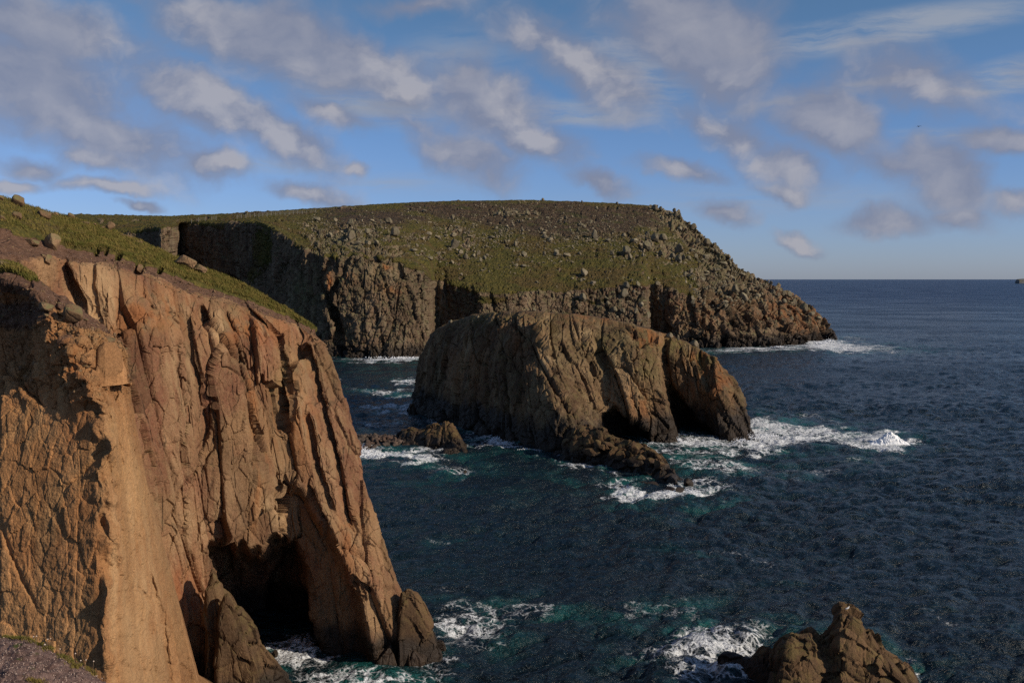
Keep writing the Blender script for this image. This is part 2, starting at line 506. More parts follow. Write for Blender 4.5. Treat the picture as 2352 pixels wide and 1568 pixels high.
M_pebble = rock_mat('beach_stone', C(.075, .062, .052), C(.095, .052, .034), C(.11, .097, .085), C(.035, .03, .026), scale=0.8, streak=.3,
                    lich_amt=0.0, wet=0.5, bumpd=0.1)

# ------------------------------------------------------------------ water
def wave_tile(n, L, V, seed, wdir, cut=0.25):
    r = np.random.default_rng(seed)
    k1 = np.fft.fftfreq(n, L / n) * 2 * np.pi
    kx, ky = np.meshgrid(k1, k1)
    k = np.hypot(kx, ky); k[0, 0] = 1e-6
    Lp = V * V / 9.81
    cosw = (kx * wdir[0] + ky * wdir[1]) / k
    ph = np.exp(-1 / (k * Lp) ** 2) / k ** 4 * (0.15 + cosw ** 2) * np.exp(-(k * cut) ** 2)
    ph[0, 0] = 0
    a = np.sqrt(ph) * (r.normal(size=(n, n)) + 1j * r.normal(size=(n, n)))
    h = np.fft.ifft2(a).real
    sx = np.fft.ifft2(-1j * kx / k * a).real
    sy = np.fft.ifft2(-1j * ky / k * a).real
    s = h.std()
    return h / s, sx / s, sy / s

def samp(tile, x, y, L):
    n = tile.shape[0]
    u = (x / L * n) % n; v = (y / L * n) % n
    i = np.floor(u).astype(int); j = np.floor(v).astype(int)
    fu, fv = u - i, v - j
    i %= n; j %= n
    i1, j1 = (i + 1) % n, (j + 1) % n
    return (tile[j, i] * (1 - fu) * (1 - fv) + tile[j, i1] * fu * (1 - fv) + tile[j1, i] * (1 - fu) * fv + tile[j1, i1] * fu * fv)

dxs = np.concatenate([np.linspace(-6000, -200, 22)[:-1], np.linspace(-200, 600, 90)[:-1], np.linspace(600, 2420, 800)[:-1], np.linspace(2420, 8000, 26)])
hy = 641.2
dys = np.concatenate([hy + np.geomspace(0.35, 40, 46)[:-1], np.linspace(hy + 40, 1640, 640)[:-1], np.linspace(1640, 4200, 60)])
GX, GY = np.meshgrid(dxs, dys)
rx_, rz_ = ray(GX, GY)
YY = -CAM_H / np.minimum(rz_, -1e-5)
wx, wy = rx_ * YY, YY
h1, sx1, sy1 = wave_tile(512, 130.0, 3.7, 3, (-0.55, 0.83), 0.15)
h2, sx2, sy2 = wave_tile(256, 310.0, 8.5, 5, (-0.9, 0.43), 1.2)
rot = 0.5
xr = wx * math.cos(rot) - wy * math.sin(rot); yr = wx * math.sin(rot) + wy * math.cos(rot)
f1 = np.exp(-(wy / 800.0) ** 2)
f2 = np.exp(-(wy / 1500.0) ** 2)
calm = 1.0
Hh = 0.26 * f1 * samp(h1, wx, wy, 130.0) + 0.10 * f1 * np.exp(-(wy / 260.) ** 2) * samp(h1, xr * 2.1 + 31, yr * 2.1, 130.0) + 0.30 * f2 * samp(h2, wx, wy, 310.0)
HX = 0.26 * f1 * samp(sx1, wx, wy, 130.0) + 0.30 * f2 * samp(sx2, wx, wy, 310.0)
HY = 0.26 * f1 * samp(sy1, wx, wy, 130.0) + 0.30 * f2 * samp(sy2, wx, wy, 310.0)
gust = 1 + 0.9 * fbm(np.stack([wx * .010, wy * .018, 0 * wx], -1), 3, 55)
gust = np.clip(gust, .45, 1.6)
Hh = Hh * gust; HX = HX * gust; HY = HY * gust
# foam: patches read off the photograph as places on the sea (x, y, half-width, half-height, tilt, strength)
FOAM = [
 (900, 824, 110, 9, 0, 1.3), (800, 826, 70, 5, 0, .8), (940, 878, 36, 8, 5, 1.0), (880, 900, 70, 7, 2, .95), (905, 938, 60, 7, -1, 1.25), (850, 940, 50, 6, 0, .9), (880, 975, 55, 6, 0, .8),
 (835, 1032, 34, 22, 20, 1.6), (910, 1040, 120, 16, 4, 1.25), (1000, 1035, 60, 12, 0, .9), (1040, 1080, 75, 13, 3, .85), (1075, 1088, 30, 6, 0, 1.0),
 (1010, 965, 50, 8, 20, .7), (1010, 990, 60, 8, 20, .7), (1075, 1000, 60, 12, 30, .8), (1150, 1012, 70, 16, 15, 1.15), (1205, 1030, 50, 8, 15, .8), (1360, 1080, 70, 10, 18, .85), (1280, 1060, 60, 8, 14, .6),
 (1460, 1132, 120, 18, 10, 1.25), (1550, 1138, 110, 22, -4, 1.35), (1640, 1130, 70, 16, -8, .8), (1590, 1105, 60, 14, 0, .9),
 (1500, 1015, 100, 14, 0, 1.15), (1600, 1014, 110, 15, 3, 1.3), (1740, 1000, 70, 32, 8, 1.5), (1830, 1000, 140, 22, 2, 1.3), (1940, 1008, 120, 15, 2, 1.15), (2035, 1012, 60, 22, 5, 1.7),
 (1700, 1025, 120, 16, 2, 1.0), (1560, 1040, 110, 14, 6, .8), (1650, 1068, 110, 20, 8, .85), (1560, 1062, 50, 12, 20, .9), (1880, 965, 90, 10, 8, .6), (1960, 1060, 60, 12, 0, .5), (1850, 1090, 110, 20, 2, .48),
 (1780, 800, 180, 7, -2, 1.0), (1900, 793, 100, 13, 5, 1.45), (1960, 796, 120, 10, 2, 1.0), (1700, 802, 120, 5, 0, .8), (2050, 810, 90, 5, 2, .6), (1950, 777, 60, 6, 0, .6),
 (1120, 1420, 150, 24, -4, .78), (1060, 1445, 110, 22, 5, .85), (1230, 1408, 70, 8, -8, .8), (1080, 1395, 80, 14, 0, .6), (1000, 1500, 50, 60, 30, .7), (1090, 1480, 90, 20, 0, .6),
 (1010, 1235, 70, 7, 2, .62), (1700, 1272, 130, 8, 3, .62), (1500, 1395, 110, 16, -6, .68), (1550, 1410, 60, 12, 0, .5), (1480, 1500, 60, 16, 30, .6),
 (1610, 1490, 130, 40, -5, .98), (1700, 1465, 120, 20, -6, .85), (1650, 1545, 140, 30, 4, .95), (1560, 1540, 60, 40, 40, .7), (1760, 1560, 120, 30, 0, 1.0), (2090, 1545, 80, 24, 25, 1.0), (2160, 1555, 70, 18, 10, .95), (2060, 1500, 40, 14, 30, .7), (2200, 1420, 110, 8, 8, .5), (2130, 1400, 60, 6, 0, .45),
 (700, 1520, 110, 40, 25, .9), (800, 1555, 140, 22, 4, 1.1), (690, 1480, 60, 24, 40, .8), (940, 1552, 110, 14, 4, .8), (1020, 1520, 40, 10, 10, .9), (640, 1500, 60, 40, 0, .9),
 (1050, 1345, 90, 10, 0, .45), (1000, 1375, 60, 8, 0, .5), (1500, 1195, 60, 6, 0, .35), (2040, 1180, 80, 8, 0, .3), (1810, 1330, 60, 5, 0, .35)]
foam = np.zeros_like(GX)
teal = np.zeros_like(GX)
wob = fbm(np.stack([wx * 0.12, wy * 0.12, 0 * wx], -1), 3, 41)
wob2 = fbm(np.stack([wx * 0.12, wy * 0.12, 0 * wx + 9], -1), 3, 47)
gx_, gy_ = GX + wob * 60, GY + wob2 * np.clip((GY - hy) * 0.06, 0, 30)
for (x, y, a, b, t, s) in FOAM:
    ct, stn = math.cos(math.radians(t)), math.sin(math.radians(t))
    u = ((gx_ - x) * ct + (gy_ - y) * stn) / a
    v = (-(gx_ - x) * stn + (gy_ - y) * ct) / b
    r2 = u * u + v * v
    foam = np.maximum(foam, s * np.clip(1.15 - r2 * 0.75, 0, 1) ** 0.8)
    teal = np.maximum(teal, min(1, s) * np.exp(-r2 * 0.30))
for (x, y, a, b, s) in [(1650, 1060, 190, 36, 1.0), (1560, 1040, 120, 25, 1.0), (1800, 975, 110, 25, .9), (1900, 1015, 150, 20, .9), (1080, 1440, 170, 50, .7), (1500, 1420, 170, 50, .65),
                        (1690, 1480, 170, 40, .9), (900, 850, 180, 30, .5), (1000, 1090, 240, 60, .45), (1250, 1120, 300, 50, .4), (1000, 1560, 200, 60, .5), (1000, 1250, 300, 120, .25), (2150, 1540, 120, 40, .6)]:
    teal = np.maximum(teal, s * np.exp(-(((GX - x) / a) ** 2 + ((GY - y) / b) ** 2)))
white = np.clip((Hh - .9) * 1.2, 0, .4) * (wy < 900)
stk = fbm(np.stack([wx * 0.055, wy * 0.16, 0 * wx], -1), 5, 61, .6)
foam = foam * np.clip(0.86 + 0.75 * stk, 0.15, 1.35)
wcap = np.clip((fbm(np.stack([wx * 0.02, wy * 0.03, 0 * wx], -1), 3, 65) - .05) * 3, 0, 1)
white = white * wcap
foam = np.maximum(foam, white)
# breaking waves swell up where the foam is strongest
brk = lambda x, y, a, b: np.exp(-(((GX - x) / a) ** 2 + ((GY - y) / b) ** 2))
Hh = Hh + 0.9 * brk(1745, 990, 60, 22) + 0.8 * brk(1790, 968, 60, 14) + 0.35 * foam * np.abs(fbm(np.stack([wx, wy, 0 * wx], -1) * 0.9, 3, 5)) * f1
WP = np.stack([wx + HX * 0.8, wy + HY * 0.8, Hh - 0.02], -1)
mw, N = new_mat('sea_water')
g = N.new('ShaderNodeNewGeometry'); pos = g.outputs['Position']
pz = N.new('ShaderNodeSeparateXYZ'); N.l.new(pos, pz.inputs[0])
flat = N.vmath('MULTIPLY', pos, (1, 1, 0))
wd = N.new('ShaderNodeTexNoise'); N.put(wd.inputs['Vector'], flat); wd.inputs['Scale'].default_value = 0.8; wd.inputs['Detail'].default_value = 4
wdv = N.vmath('SCALE', N.vmath('SUBTRACT', wd.outputs['Color'], (.5, .5, .5)), scale=1.6)
fw = N.vmath('ADD', flat, wdv)
v1 = N.mapr(N.voro(fw, 0.55, 'DISTANCE_TO_EDGE'), 0.0, 0.30, 1.0, 0.0)
v2 = N.mapr(N.voro(fw, 1.7, 'DISTANCE_TO_EDGE'), 0.0, 0.30, 1.0, 0.0)
fn = N.noise(N.mapping(flat, scale=(.6, 1.2, 1)), 0.30, 8, 0.75, 0.8)
lace = N.math('ADD', N.math('ADD', N.math('MULTIPLY', v1, 0.40), N.math('MULTIPLY', v2, 0.30)), N.math('MULTIPLY', fn, 1.1))
fa = N.attr('foam')
thr = N.math('SUBTRACT', 1.46, N.math('MULTIPLY', fa, 0.80))
fm = N.mapr(N.math('SUBTRACT', lace, thr), 0.0, 0.50, 0.0, 0.90)
fm = N.math('MULTIPLY', fm, N.mapr(fa, 0.02, 0.25))
te = N.attr('teal')
tn = N.math('MULTIPLY', N.math('MULTIPLY', N.math('MULTIPLY', te, te), 1.7, clamp=True), N.mapr(N.noise(flat, 0.10, 5, 0.6, 0.5), 0.42, 0.64, 0.0, 1.0))
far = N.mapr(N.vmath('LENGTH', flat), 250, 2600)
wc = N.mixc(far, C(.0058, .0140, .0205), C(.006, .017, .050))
wc = N.mixc(N.mapr(tn, 0.0, 1.0, 0.0, 1.0, False), wc, C(.011, .085, .080))
b1 = N.noise(N.mapping(flat, scale=(1, 1.6, 1), rot=(0, 0, 0.5)), 0.55, 6, 0.68, 0.3)
b2 = N.noise(N.mapping(flat, scale=(1, 1.5, 1), rot=(0, 0, -0.3)), 3.0, 4, 0.65, 0.3)
b3 = N.noise(N.mapping(flat, scale=(1, 1.7, 1), rot=(0, 0, 0.2)), 0.10, 5, 0.65)
nr = N.bump(b2, 1.0, 0.14)
nr = N.bump(b1, 1.0, .85, nr)
nr = N.bump(b3, 1.0, 3.2, nr)
nr = N.bump(fm, 0.6, 0.12, nr)
wind = N.noise(N.mapping(flat, scale=(.5, 1, 1), rot=(0, 0, .25)), 0.016, 4, .6)
wb = N.new('ShaderNodeBsdfPrincipled')
N.put(wb.inputs['Base Color'], wc); N.put(wb.inputs['Roughness'], N.math('ADD', N.mapr(N.vmath('LENGTH', flat), 80, 3000, 0.22, 0.34), N.mapr(wind, .35, .65, -.05, .07)))
wb.inputs['IOR'].default_value = 1.333
N.put(wb.inputs['Normal'], nr)
fb = N.new('ShaderNodeBsdfDiffuse'); N.put(fb.inputs['Color'], C(.74, .77, .80)); N.put(fb.inputs['Normal'], nr)
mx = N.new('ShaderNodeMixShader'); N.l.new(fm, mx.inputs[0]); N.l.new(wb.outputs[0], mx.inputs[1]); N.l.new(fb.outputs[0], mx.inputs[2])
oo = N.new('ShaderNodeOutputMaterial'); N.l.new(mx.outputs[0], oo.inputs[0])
R_, C_ = GX.shape
gf = grid_faces(R_, C_)[:, ::-1]
water = mesh_obj('sea', WP, gf, mw, attrs={'foam': foam, 'teal': teal})
props(water, kind='structure')

# ------------------------------------------------------------------ terrain from control nets
def terrain(name, net, dr, dc, mat, seed, amp, push=(), steps=(), sm=3, weight=None, attrs=None, aniso=0.22, fine=1.0, flip=False, scale=1.0, lump=None, crack=1.0, b2a=0.42, arete=None, rid=.45):
    b, tr, tcx = densify(net, dr, dc, sm)
    px, py, Y = b[..., 0], b[..., 1], b[..., 2].copy()
    TR, TC = np.meshgrid(tr, tcx, indexing='ij')
    if arete is not None:
        ww = np.exp(-((TC - arete) / .5) ** 2)
        px = px + ww * (26 * fbm(np.stack([TR * 1.6, TC * .8, 0 * TR], -1) * 1.6, 3, seed, .55) - 1)
        Y = Y + ww * 1.5 * fbm(np.stack([TR * 1.6, TC * .8 + 4, 0 * TR], -1) * 1.6, 3, seed, .55)
    for (poly, dep, soft, jag) in push:
        jx = px + jag * perlin(np.stack([px * .045, py * .02, 0 * px], -1), seed + 3) * 2
        jy = py + jag * perlin(np.stack([px * .060, py * .02, 0 * px + 5], -1), seed + 4) * 2
        ins = inside(jx, jy, poly)
        d, _ = poly_dist(jx, jy, poly, True)
        Y = Y + dep * np.where(ins, sstep(0, soft, d) * 0.75 + 0.25 * sstep(0, soft * 4, d), 0) * (TR < net_front(net))
    for (pts, dep, wpx) in steps:
        d, s = poly_dist(px + 5 * perlin(np.stack([px * .05, py * .05, 0 * px], -1), seed + 8), py, pts)
        Y = Y + np.where((s < 0) == (dep > 0), abs(dep) * np.clip(1 - d / wpx, 0, 1) ** 1.3, 0)
    Y = blur(blur(Y, 4, 0), 3, 1)
    p = P(px, py, Y)
    L = np.zeros(px.shape)
    # coordinates that run along and across the strata, in metres
    du = np.linalg.norm(np.diff(p, axis=1), axis=-1)
    du = np.concatenate([np.zeros((du.shape[0], 1)), np.cumsum(np.minimum(du, 3.0), 1)], 1)
    s_m = np.repeat(du[:du.shape[0] * 2 // 3].mean(0, keepdims=True), px.shape[0], 0)
    q0 = np.stack([s_m * 0.8 + 0.25 * p[..., 0], 0.25 * p[..., 1], p[..., 2] * aniso], -1)
    w = weight(px, py, TR, TC, p) if weight is not None else np.ones(px.shape)
    if sm: w = blur(blur(w, 2, 0), 2, 1)
    n = normals(p) * (-1 if flip else 1)
    wrp = 0.5 * fbm(q0 / (5 * scale), 3, seed + 20)
    q = q0 + np.stack([wrp * 1.0 * scale, wrp * .8, wrp * 1.0 * scale], -1)
    b1, e1, t1 = blocks(q / (7.5 * scale), seed + 1, 1.15, .030, .9 * crack, jit=.7)
    b2, e2, t2 = blocks(q / (2.8 * scale), seed + 2, 1.3, .05, 1.0 * crack, jit=.75)
    d = amp * (0.95 * b1 + b2a * b2 + rid * fbm(q0 / (11 * scale), 3, seed + 5, ridged=True))
    du_ = np.linalg.norm(np.gradient(p, axis=1), axis=-1); dv_ = np.linalg.norm(np.gradient(p, axis=0), axis=-1)
    ms_ = np.median(np.maximum(du_, dv_)); stf = np.clip(3.0 * ms_ / np.maximum(du_, dv_), .06, 1) ** 1.2
    stf = blur(blur(stf, 2, 0), 2, 1)
    p = p + n * (d * w * np.sqrt(stf))[..., None]
    n1_ = normals(p) * (-1 if flip else 1)
    n = n * .7 + n1_ * .3
    iso = p * np.array([1, 1, 0.55])
    b3, e3, t3 = blocks((iso + 0.5 * wrp[..., None]) / (1.15 * scale), seed + 3, 1.0, .09, .5 * crack)
    d2 = amp * fine * (0.22 * b3 + 0.26 * fbm(p / (1.6 * scale), 5, seed + 6, 0.62, True) + .12 * fbm(p / (1.3 * scale), 4, seed + 6, 0.6))
    if lump is not None:
        d2 = d2 + lump(px, py, TR, TC, p, w)
    else:
        d2 = d2 * w + (1 - w) * 0.25 * amp * fbm(p / (2.2 * scale), 3, seed + 7)
    p = p + n * (d2 * stf)[..., None]
    A = {'tone': t2 * 0.75 + t1 * 0.7}
    if attrs is not None: A.update(attrs(px, py, TR, TC, p))
    for k in ('grass', 'soil', 'heather', 'lichen', 'rust', 'pale'):
        A.setdefault(k, np.zeros(px.shape))
    R_, C_ = px.shape
    f = grid_faces(R_, C_)
    if flip: f = f[:, ::-1]
    o = mesh_obj(name, p, f, mat, smooth=False, attrs=A)
    return o, p, px, py, TR, TC, A

def net_front(net):
    return 99

def el_patch(px, py, lst):
    o = np.zeros(px.shape)
    for (x, y, a, b, s) in lst:
        o = np.maximum(o, s * np.exp(-(((px - x) / a) ** 2 + ((py - y) / b) ** 2)))
    return o

# ---- near cliff, main wall
def base_row(lst):  # (x, Y) at sea level
    return [(x, float(sea_dy(Y)), Y) for x, Y in lst]

def sub_row(lst, z):
    return [(x, float(sea_dy(Y, z)), Y) for x, Y in lst]

bl = [(-300, 80), (0, 84), (150, 88), (330, 90), (430, 93), (505, 96), (590, 99), (700, 101.5), (790, 102), (872, 100.6), (925, 101.5), (965, 103), (975, 110), (700, 150)]
Wnet = [
 sub_row(bl, -4), base_row(bl),
 [(-300, 1345, 82), (0, 1345, 86), (150, 1345, 90), (330, 1345, 91.5), (400, 1345, 94), (480, 1345, 97), (550, 1345, 99), (640, 1345, 101.5), (728, 1345, 103), (815, 1345, 101), (862, 1345, 102.5), (907, 1345, 105), (905, 1345, 112), (640, 1345, 150)],
 [(-300, 1150, 83), (0, 1150, 87), (150, 1150, 91), (315, 1150, 92), (385, 1150, 95), (462, 1150, 97.5), (530, 1150, 99), (610, 1150, 100.5), (680, 1150, 102), (742, 1150, 102.5), (795, 1160, 104), (848, 1170, 106.5), (845, 1170, 114), (600, 1170, 150)],
 [(-300, 1000, 84), (0, 1000, 88), (150, 1000, 91.5), (300, 1000, 92.5), (380, 1000, 95.5), (450, 1000, 98), (515, 1000, 99.5), (590, 1000, 101), (650, 1000, 102.5), (705, 1000, 104), (760, 1000, 105.5), (810, 1000, 108), (806, 1000, 116), (600, 1000, 150)],
 [(-300, 880, 84), (0, 880, 88), (150, 880, 92), (290, 880, 93), (370, 880, 96), (440, 880, 98.5), (500, 880, 100), (570, 880, 101.5), (630, 880, 103), (680, 880, 104.5), (730, 885, 107), (776, 890, 109.5), (773, 892, 118), (600, 892, 150)],
 [(-300, 700, 84), (0, 760, 88), (150, 760, 92.5), (280, 780, 93.5), (360, 780, 96), (430, 780, 99), (490, 780, 100.5), (555, 785, 102), (615, 788, 103.8), (662, 790, 105.5), (705, 795, 108), (746, 802, 111), (744, 804, 120), (600, 804, 150)],
 [(-300, 480, 85), (0, 590, 87), (140, 600, 93), (250, 612, 96), (335, 640, 98.5), (405, 665, 101), (470, 684, 103), (535, 702, 104.5), (598, 720, 106), (648, 736, 108), (690, 752, 110.5), (727, 772, 113), (726, 776, 122), (600, 790, 150)],
 [(-300, 420, 92), (0, 500, 96), (149, 556, 99), (246, 574, 102), (320, 598, 104.5), (395, 624, 106.5), (460, 649, 108.2), (527, 671, 109.5), (595, 695, 110.8), (645, 716, 112), (686, 737, 113.5), (719, 757, 116), (718, 760, 122), (600, 780, 150)],
 [(-300, 395, 105), (0, 472, 104), (140, 520, 108), (232, 543, 110), (312, 572, 111.5), (385, 601, 112), (447, 625, 113), (515, 649, 113.5), (584, 676, 113.8), (634, 702, 114), (678, 727, 115), (718, 753, 117), (716, 756, 123), (600, 778, 150)],
 [(-300, 372, 125), (0, 449, 122), (125, 490, 122), (218, 517, 121), (305, 551, 120), (378, 580, 119.5), (437, 607, 119), (505, 630, 118), (573, 661, 117), (624, 692, 116.5), (669, 719, 117), (717, 751, 119), (714, 756, 125), (600, 776, 150)],
 [(-300, 380, 150), (0, 455, 145), (125, 495, 145), (218, 522, 144), (305, 556, 140), (378, 586, 138), (437, 613, 134), (505, 636, 132), (573, 667, 130), (624, 698, 128), (669, 725, 128), (712, 757, 128), (708, 762, 132), (600, 780, 152)],
 [(-300, 800, 190), (0, 800, 190), (125, 800, 190), (218, 800, 190), (305, 800, 180), (378, 800, 180), (437, 800, 175), (505, 800, 170), (573, 800, 165), (624, 800, 160), (669, 800, 155), (705, 800, 150), (700, 800, 150), (600, 810, 154)],
]
caveA = [(644, 1122), (665, 1107), (700, 1112), (720, 1140), (739, 1192), (775, 1256), (832, 1372), (842, 1420), (858, 1495), (878, 1600), (878, 1800), (600, 1800), (600, 1330), (644, 1235)]
caveB = [(480, 1247), (520, 1238), (560, 1252), (600, 1256), (630, 1225), (690, 1225), (716, 1300), (735, 1400), (752, 1480), (770, 1640), (770, 1900), (470, 1900), (470, 1300)]
W_steps = [
 ([c1(985, 640), c1(1000, 820), c1(1030, 1000), c1(1035, 1200), c1(1050, 1400)], 0.5, 14),
 ([c1(1350, 860), c1(1440, 1010), c1(1540, 1180), c1(1620, 1350), c1(1650, 1560), c2(1400, 330)], 1.5, 26),
 ([c1(1640, 840), c1(1760, 960), c1(1830, 1150), c1(1875, 1330), c1(1900, 1560)], 1.7, 30),
 ([c1(2030, 1100), c1(2080, 1250), c1(2110, 1400), c1(2150, 1560), c2(1740, 200), c2(1800, 500)], 1.6, 28),
 ([c1(1170, 1080), c1(1180, 1300), c1(1225, 1560), c2(930, 130), c2(935, 300), c2(950, 560)], 1.1, 22),
 ([c1(1245, 930), c1(1260, 1150), c1(1310, 1300), c1(1350, 1560)], 1.0, 22),
 ([c1(1450, 1040), c1(1410, 1150), c1(1380, 1300), c1(1400, 1560), c2(1000, 240)], 1.3, 24),
 ([c1(1560, 1150), c1(1600, 1300), c1(1620, 1480), c2(1300, 300)], 1.0, 18),
 ([c1(825, 1020), c1(830, 1300), c1(880, 1500), c2(760, 200), c2(800, 500)], 0.8, 22),
 ([c1(620, 560), c1(615, 700), c1(640, 860), c1(660, 960)], 0.8, 16),
 ([c1(450, 560), c1(500, 700), c1(545, 780)], 2.2, 34),
 ([c1(1500, 900), c1(1540, 1050), c1(1590, 1180)], 1.1, 18),
 ([c1(940, 640), c1(940, 760), c1(1000, 840), c1(1140, 870)], 0.6, 14),
 ([c2(1590, 0), c2(1640, 250), c2(1700, 420)], 1.3, 24),
 ([c2(1600, 380), c2(1700, 620), c2(1850, 880)], 1.0, 30),
 ([c2(1860, 860), c2(1990, 880), c2(2030, 900)], -1.0, 20),
 ([c1(1920, 900), c1(1990, 1000), c1(2020, 1110)], 0.8, 18),
]
def W_attrs(px, py, TR, TC, p):
    rocktop, grasslow = 7.0, 8.0
    soil = sstep(7.0, 7.35, TR + 0.35 * fbm(np.stack([px * .013, py * .013, 0 * px], -1), 5, 3, .65)) * (1 - sstep(9.2, 9.6, TR)) * 1.0
    soil = np.maximum(soil, el_patch(px, py, [(40, 560, 110, 50, 1.0), (30, 620, 90, 60, .6)]))
    grass = sstep(7.55, 7.75, TR + 0.12 * fbm(np.stack([px * .011, py * .011, 0 * px], -1), 4, 77, .6))
    heather = np.maximum(sstep(9.55, 10.2, TR) * 0.55, 0)
    pale = el_patch(px, py, [(205, 720, 36, 110, 1.0), (240, 660, 40, 60, .8), (490, 760, 25, 90, .55), (440, 850, 22, 120, .5), (620, 1180, 50, 60, .7), (560, 1150, 90, 90, .35), (640, 1060, 40, 60, .3), (400, 820, 40, 80, .3), (760, 1150, 26, 220, .25), (700, 880, 40, 100, .2)])
    rust = el_patch(px, py, [(575, 900, 14, 130, .6), (585, 1120, 14, 90, .7), (150, 640, 60, 50, .5), (330, 720, 120, 60, .55), (560, 760, 120, 40, .6), (680, 960, 60, 120, .5), (800, 1250, 30, 90, .4), (420, 1350, 40, 60, .5)])
    lich = el_patch(px, py, [(650, 860, 22, 50, .6), (690, 830, 40, 30, .3)])
    return {'soil': soil, 'grass': grass, 'heather': heather, 'pale': pale, 'rust': rust, 'lichen': lich}
def W_weight(px, py, TR, TC, p):
    w = 1 - 0.90 * sstep(6.25, 6.95, TR)
    w = w * (1 - 0.3 * np.exp(-((px - 210) / 45.) ** 2 - ((py - 700) / 90.) ** 2))
    return w
def W_lump(px, py, TR, TC, p, w):
    lo = fbm(np.stack([px * .011, py * .011, 0 * px], -1), 4, 77, .6)
    lip = 0.45 * np.exp(-((TR - 7.80 + 0.12 * lo) / 0.15) ** 2)           # turf overhangs the soil
    tuss = 0.20 * np.abs(fbm(p / 1.6, 4, 91)) * sstep(7.9, 8.2, TR) * 1.6
    holes = 0
    for (x, y, r) in [c1(630, 478) + (5,), c1(690, 488) + (3.5,), c1(1040, 605) + (5,), c1(1110, 605) + (3,), c1(1205, 645) + (3.5,), c1(1310, 650) + (3.5,), c1(1365, 700) + (3.5,), c1(1680, 797) + (3,), c1(770, 512) + (6,), c1(905, 585) + (11,)]:
        holes = holes - 1.3 * np.exp(-(((px - x) ** 2 + (py - y) ** 2) / (r * r)) ** 2)
    r = w * (0.10 * blocks(p * np.array([1, 1, .5]) / 1.5, 303, 1.4, .05, .6)[0] + 0.15 * fbm(p * np.array([1, 1, .6]) / 1.6, 5, 93, 0.62, True))
    return r + lip + tuss + holes + (1 - w) * 0.25 * fbm(p / 1.8, 4, 95, .6)
dr = [6, 130, 110, 85, 68, 60, 65, 45, 24, 36, 8, 6]
dr = [6, 118, 104, 80, 64, 56, 66, 40, 26, 34, 8, 6]
dc = [12, 30, 60, 52, 46, 46, 44, 42, 40, 34, 34, 10, 8]
near_wall, NWp, nwx, nwy, nwTR, nwTC, nwA = terrain('near_cliff', Wnet, dr, dc, M_near, 11, 0.78, push=[(caveA, 4.0, 20, 5), (caveB, 18, 30, 9)], steps=W_steps,
        sm=3, weight=W_weight, attrs=W_attrs, aniso=0.46, fine=0.45, scale=1.15, lump=W_lump, crack=.5, b2a=.24, rid=.12)
props(near_wall, kind='structure')

# ---- near buttress with the sharp arete
b0 = [(-300, 70), (0, 66), (110, 65), (200, 64), (262, 63), (420, 72), (560, 81), (600, 92), (300, 112)]
Nnet = [
 sub_row(b0, -4), base_row(b0),
 [(-300, 1568, 72), (0, 1568, 67.5), (110, 1568, 67), (200, 1568, 66.4), (249, 1568, 66), (352, 1568, 72.5), (456, 1568, 79), (455, 1545, 90), (250, 1540, 108)],
 [(-300, 1300, 72), (0, 1300, 68), (110, 1300, 67.8), (200, 1300, 67.2), (247, 1300, 67), (318, 1300, 72.5), (388, 1300, 78), (386, 1290, 90), (200, 1290, 108)],
 [(-300, 1100, 73), (0, 1100, 69), (110, 1100, 68.5), (200, 1100, 68), (249, 1100, 67.6), (296, 1100, 72), (337, 1110, 77), (335, 1100, 90), (180, 1100, 108)],
 [(-300, 960, 74), (0, 960, 70.5), (100, 960, 70), (185, 955, 69.2), (243, 960, 68.5), (275, 955, 72), (306, 940, 76), (304, 935, 90), (160, 930, 108)],
 [(-300, 870, 78), (0, 870, 73.5), (75, 880, 72), (140, 880, 70.2), (200, 882, 69), (250, 890, 72), (294, 885, 75.5), (292, 880, 90), (150, 880, 108)],
 [(-300, 770, 80), (0, 770, 77), (60, 775, 75.5), (110, 775, 71.5), (170, 790, 70.5), (228, 800, 72), (290, 815, 75), (288, 812, 90), (150, 820, 108)],
 [(-300, 690, 80), (0, 690, 78), (60, 700, 76.5), (105, 725, 73), (160, 745, 72.5), (212, 762, 73.5), (272, 785, 76), (270, 785, 90), (150, 800, 108)],
 [(-300, 640, 76), (0, 640, 75), (50, 655, 74.2), (95, 680, 73.8), (140, 700, 74.5), (190, 730, 76), (250, 768, 78), (250, 768, 90), (150, 780, 108)],
 [(-300, 590, 80), (0, 606, 79), (42, 616, 79), (85, 642, 78.5), (130, 676, 78.5), (182, 708, 79), (240, 756, 80), (240, 758, 90), (150, 770, 108)],
 [(-300, 600, 92), (0, 614, 90), (42, 626, 90), (85, 652, 89), (130, 686, 88), (182, 718, 88), (238, 766, 88), (236, 768, 94), (150, 780, 108)],
 [(-300, 900, 112), (0, 900, 110), (42, 900, 110), (85, 900, 110), (130, 900, 110), (182, 900, 109), (236, 900, 109), (230, 900, 109), (150, 900, 109)],
]
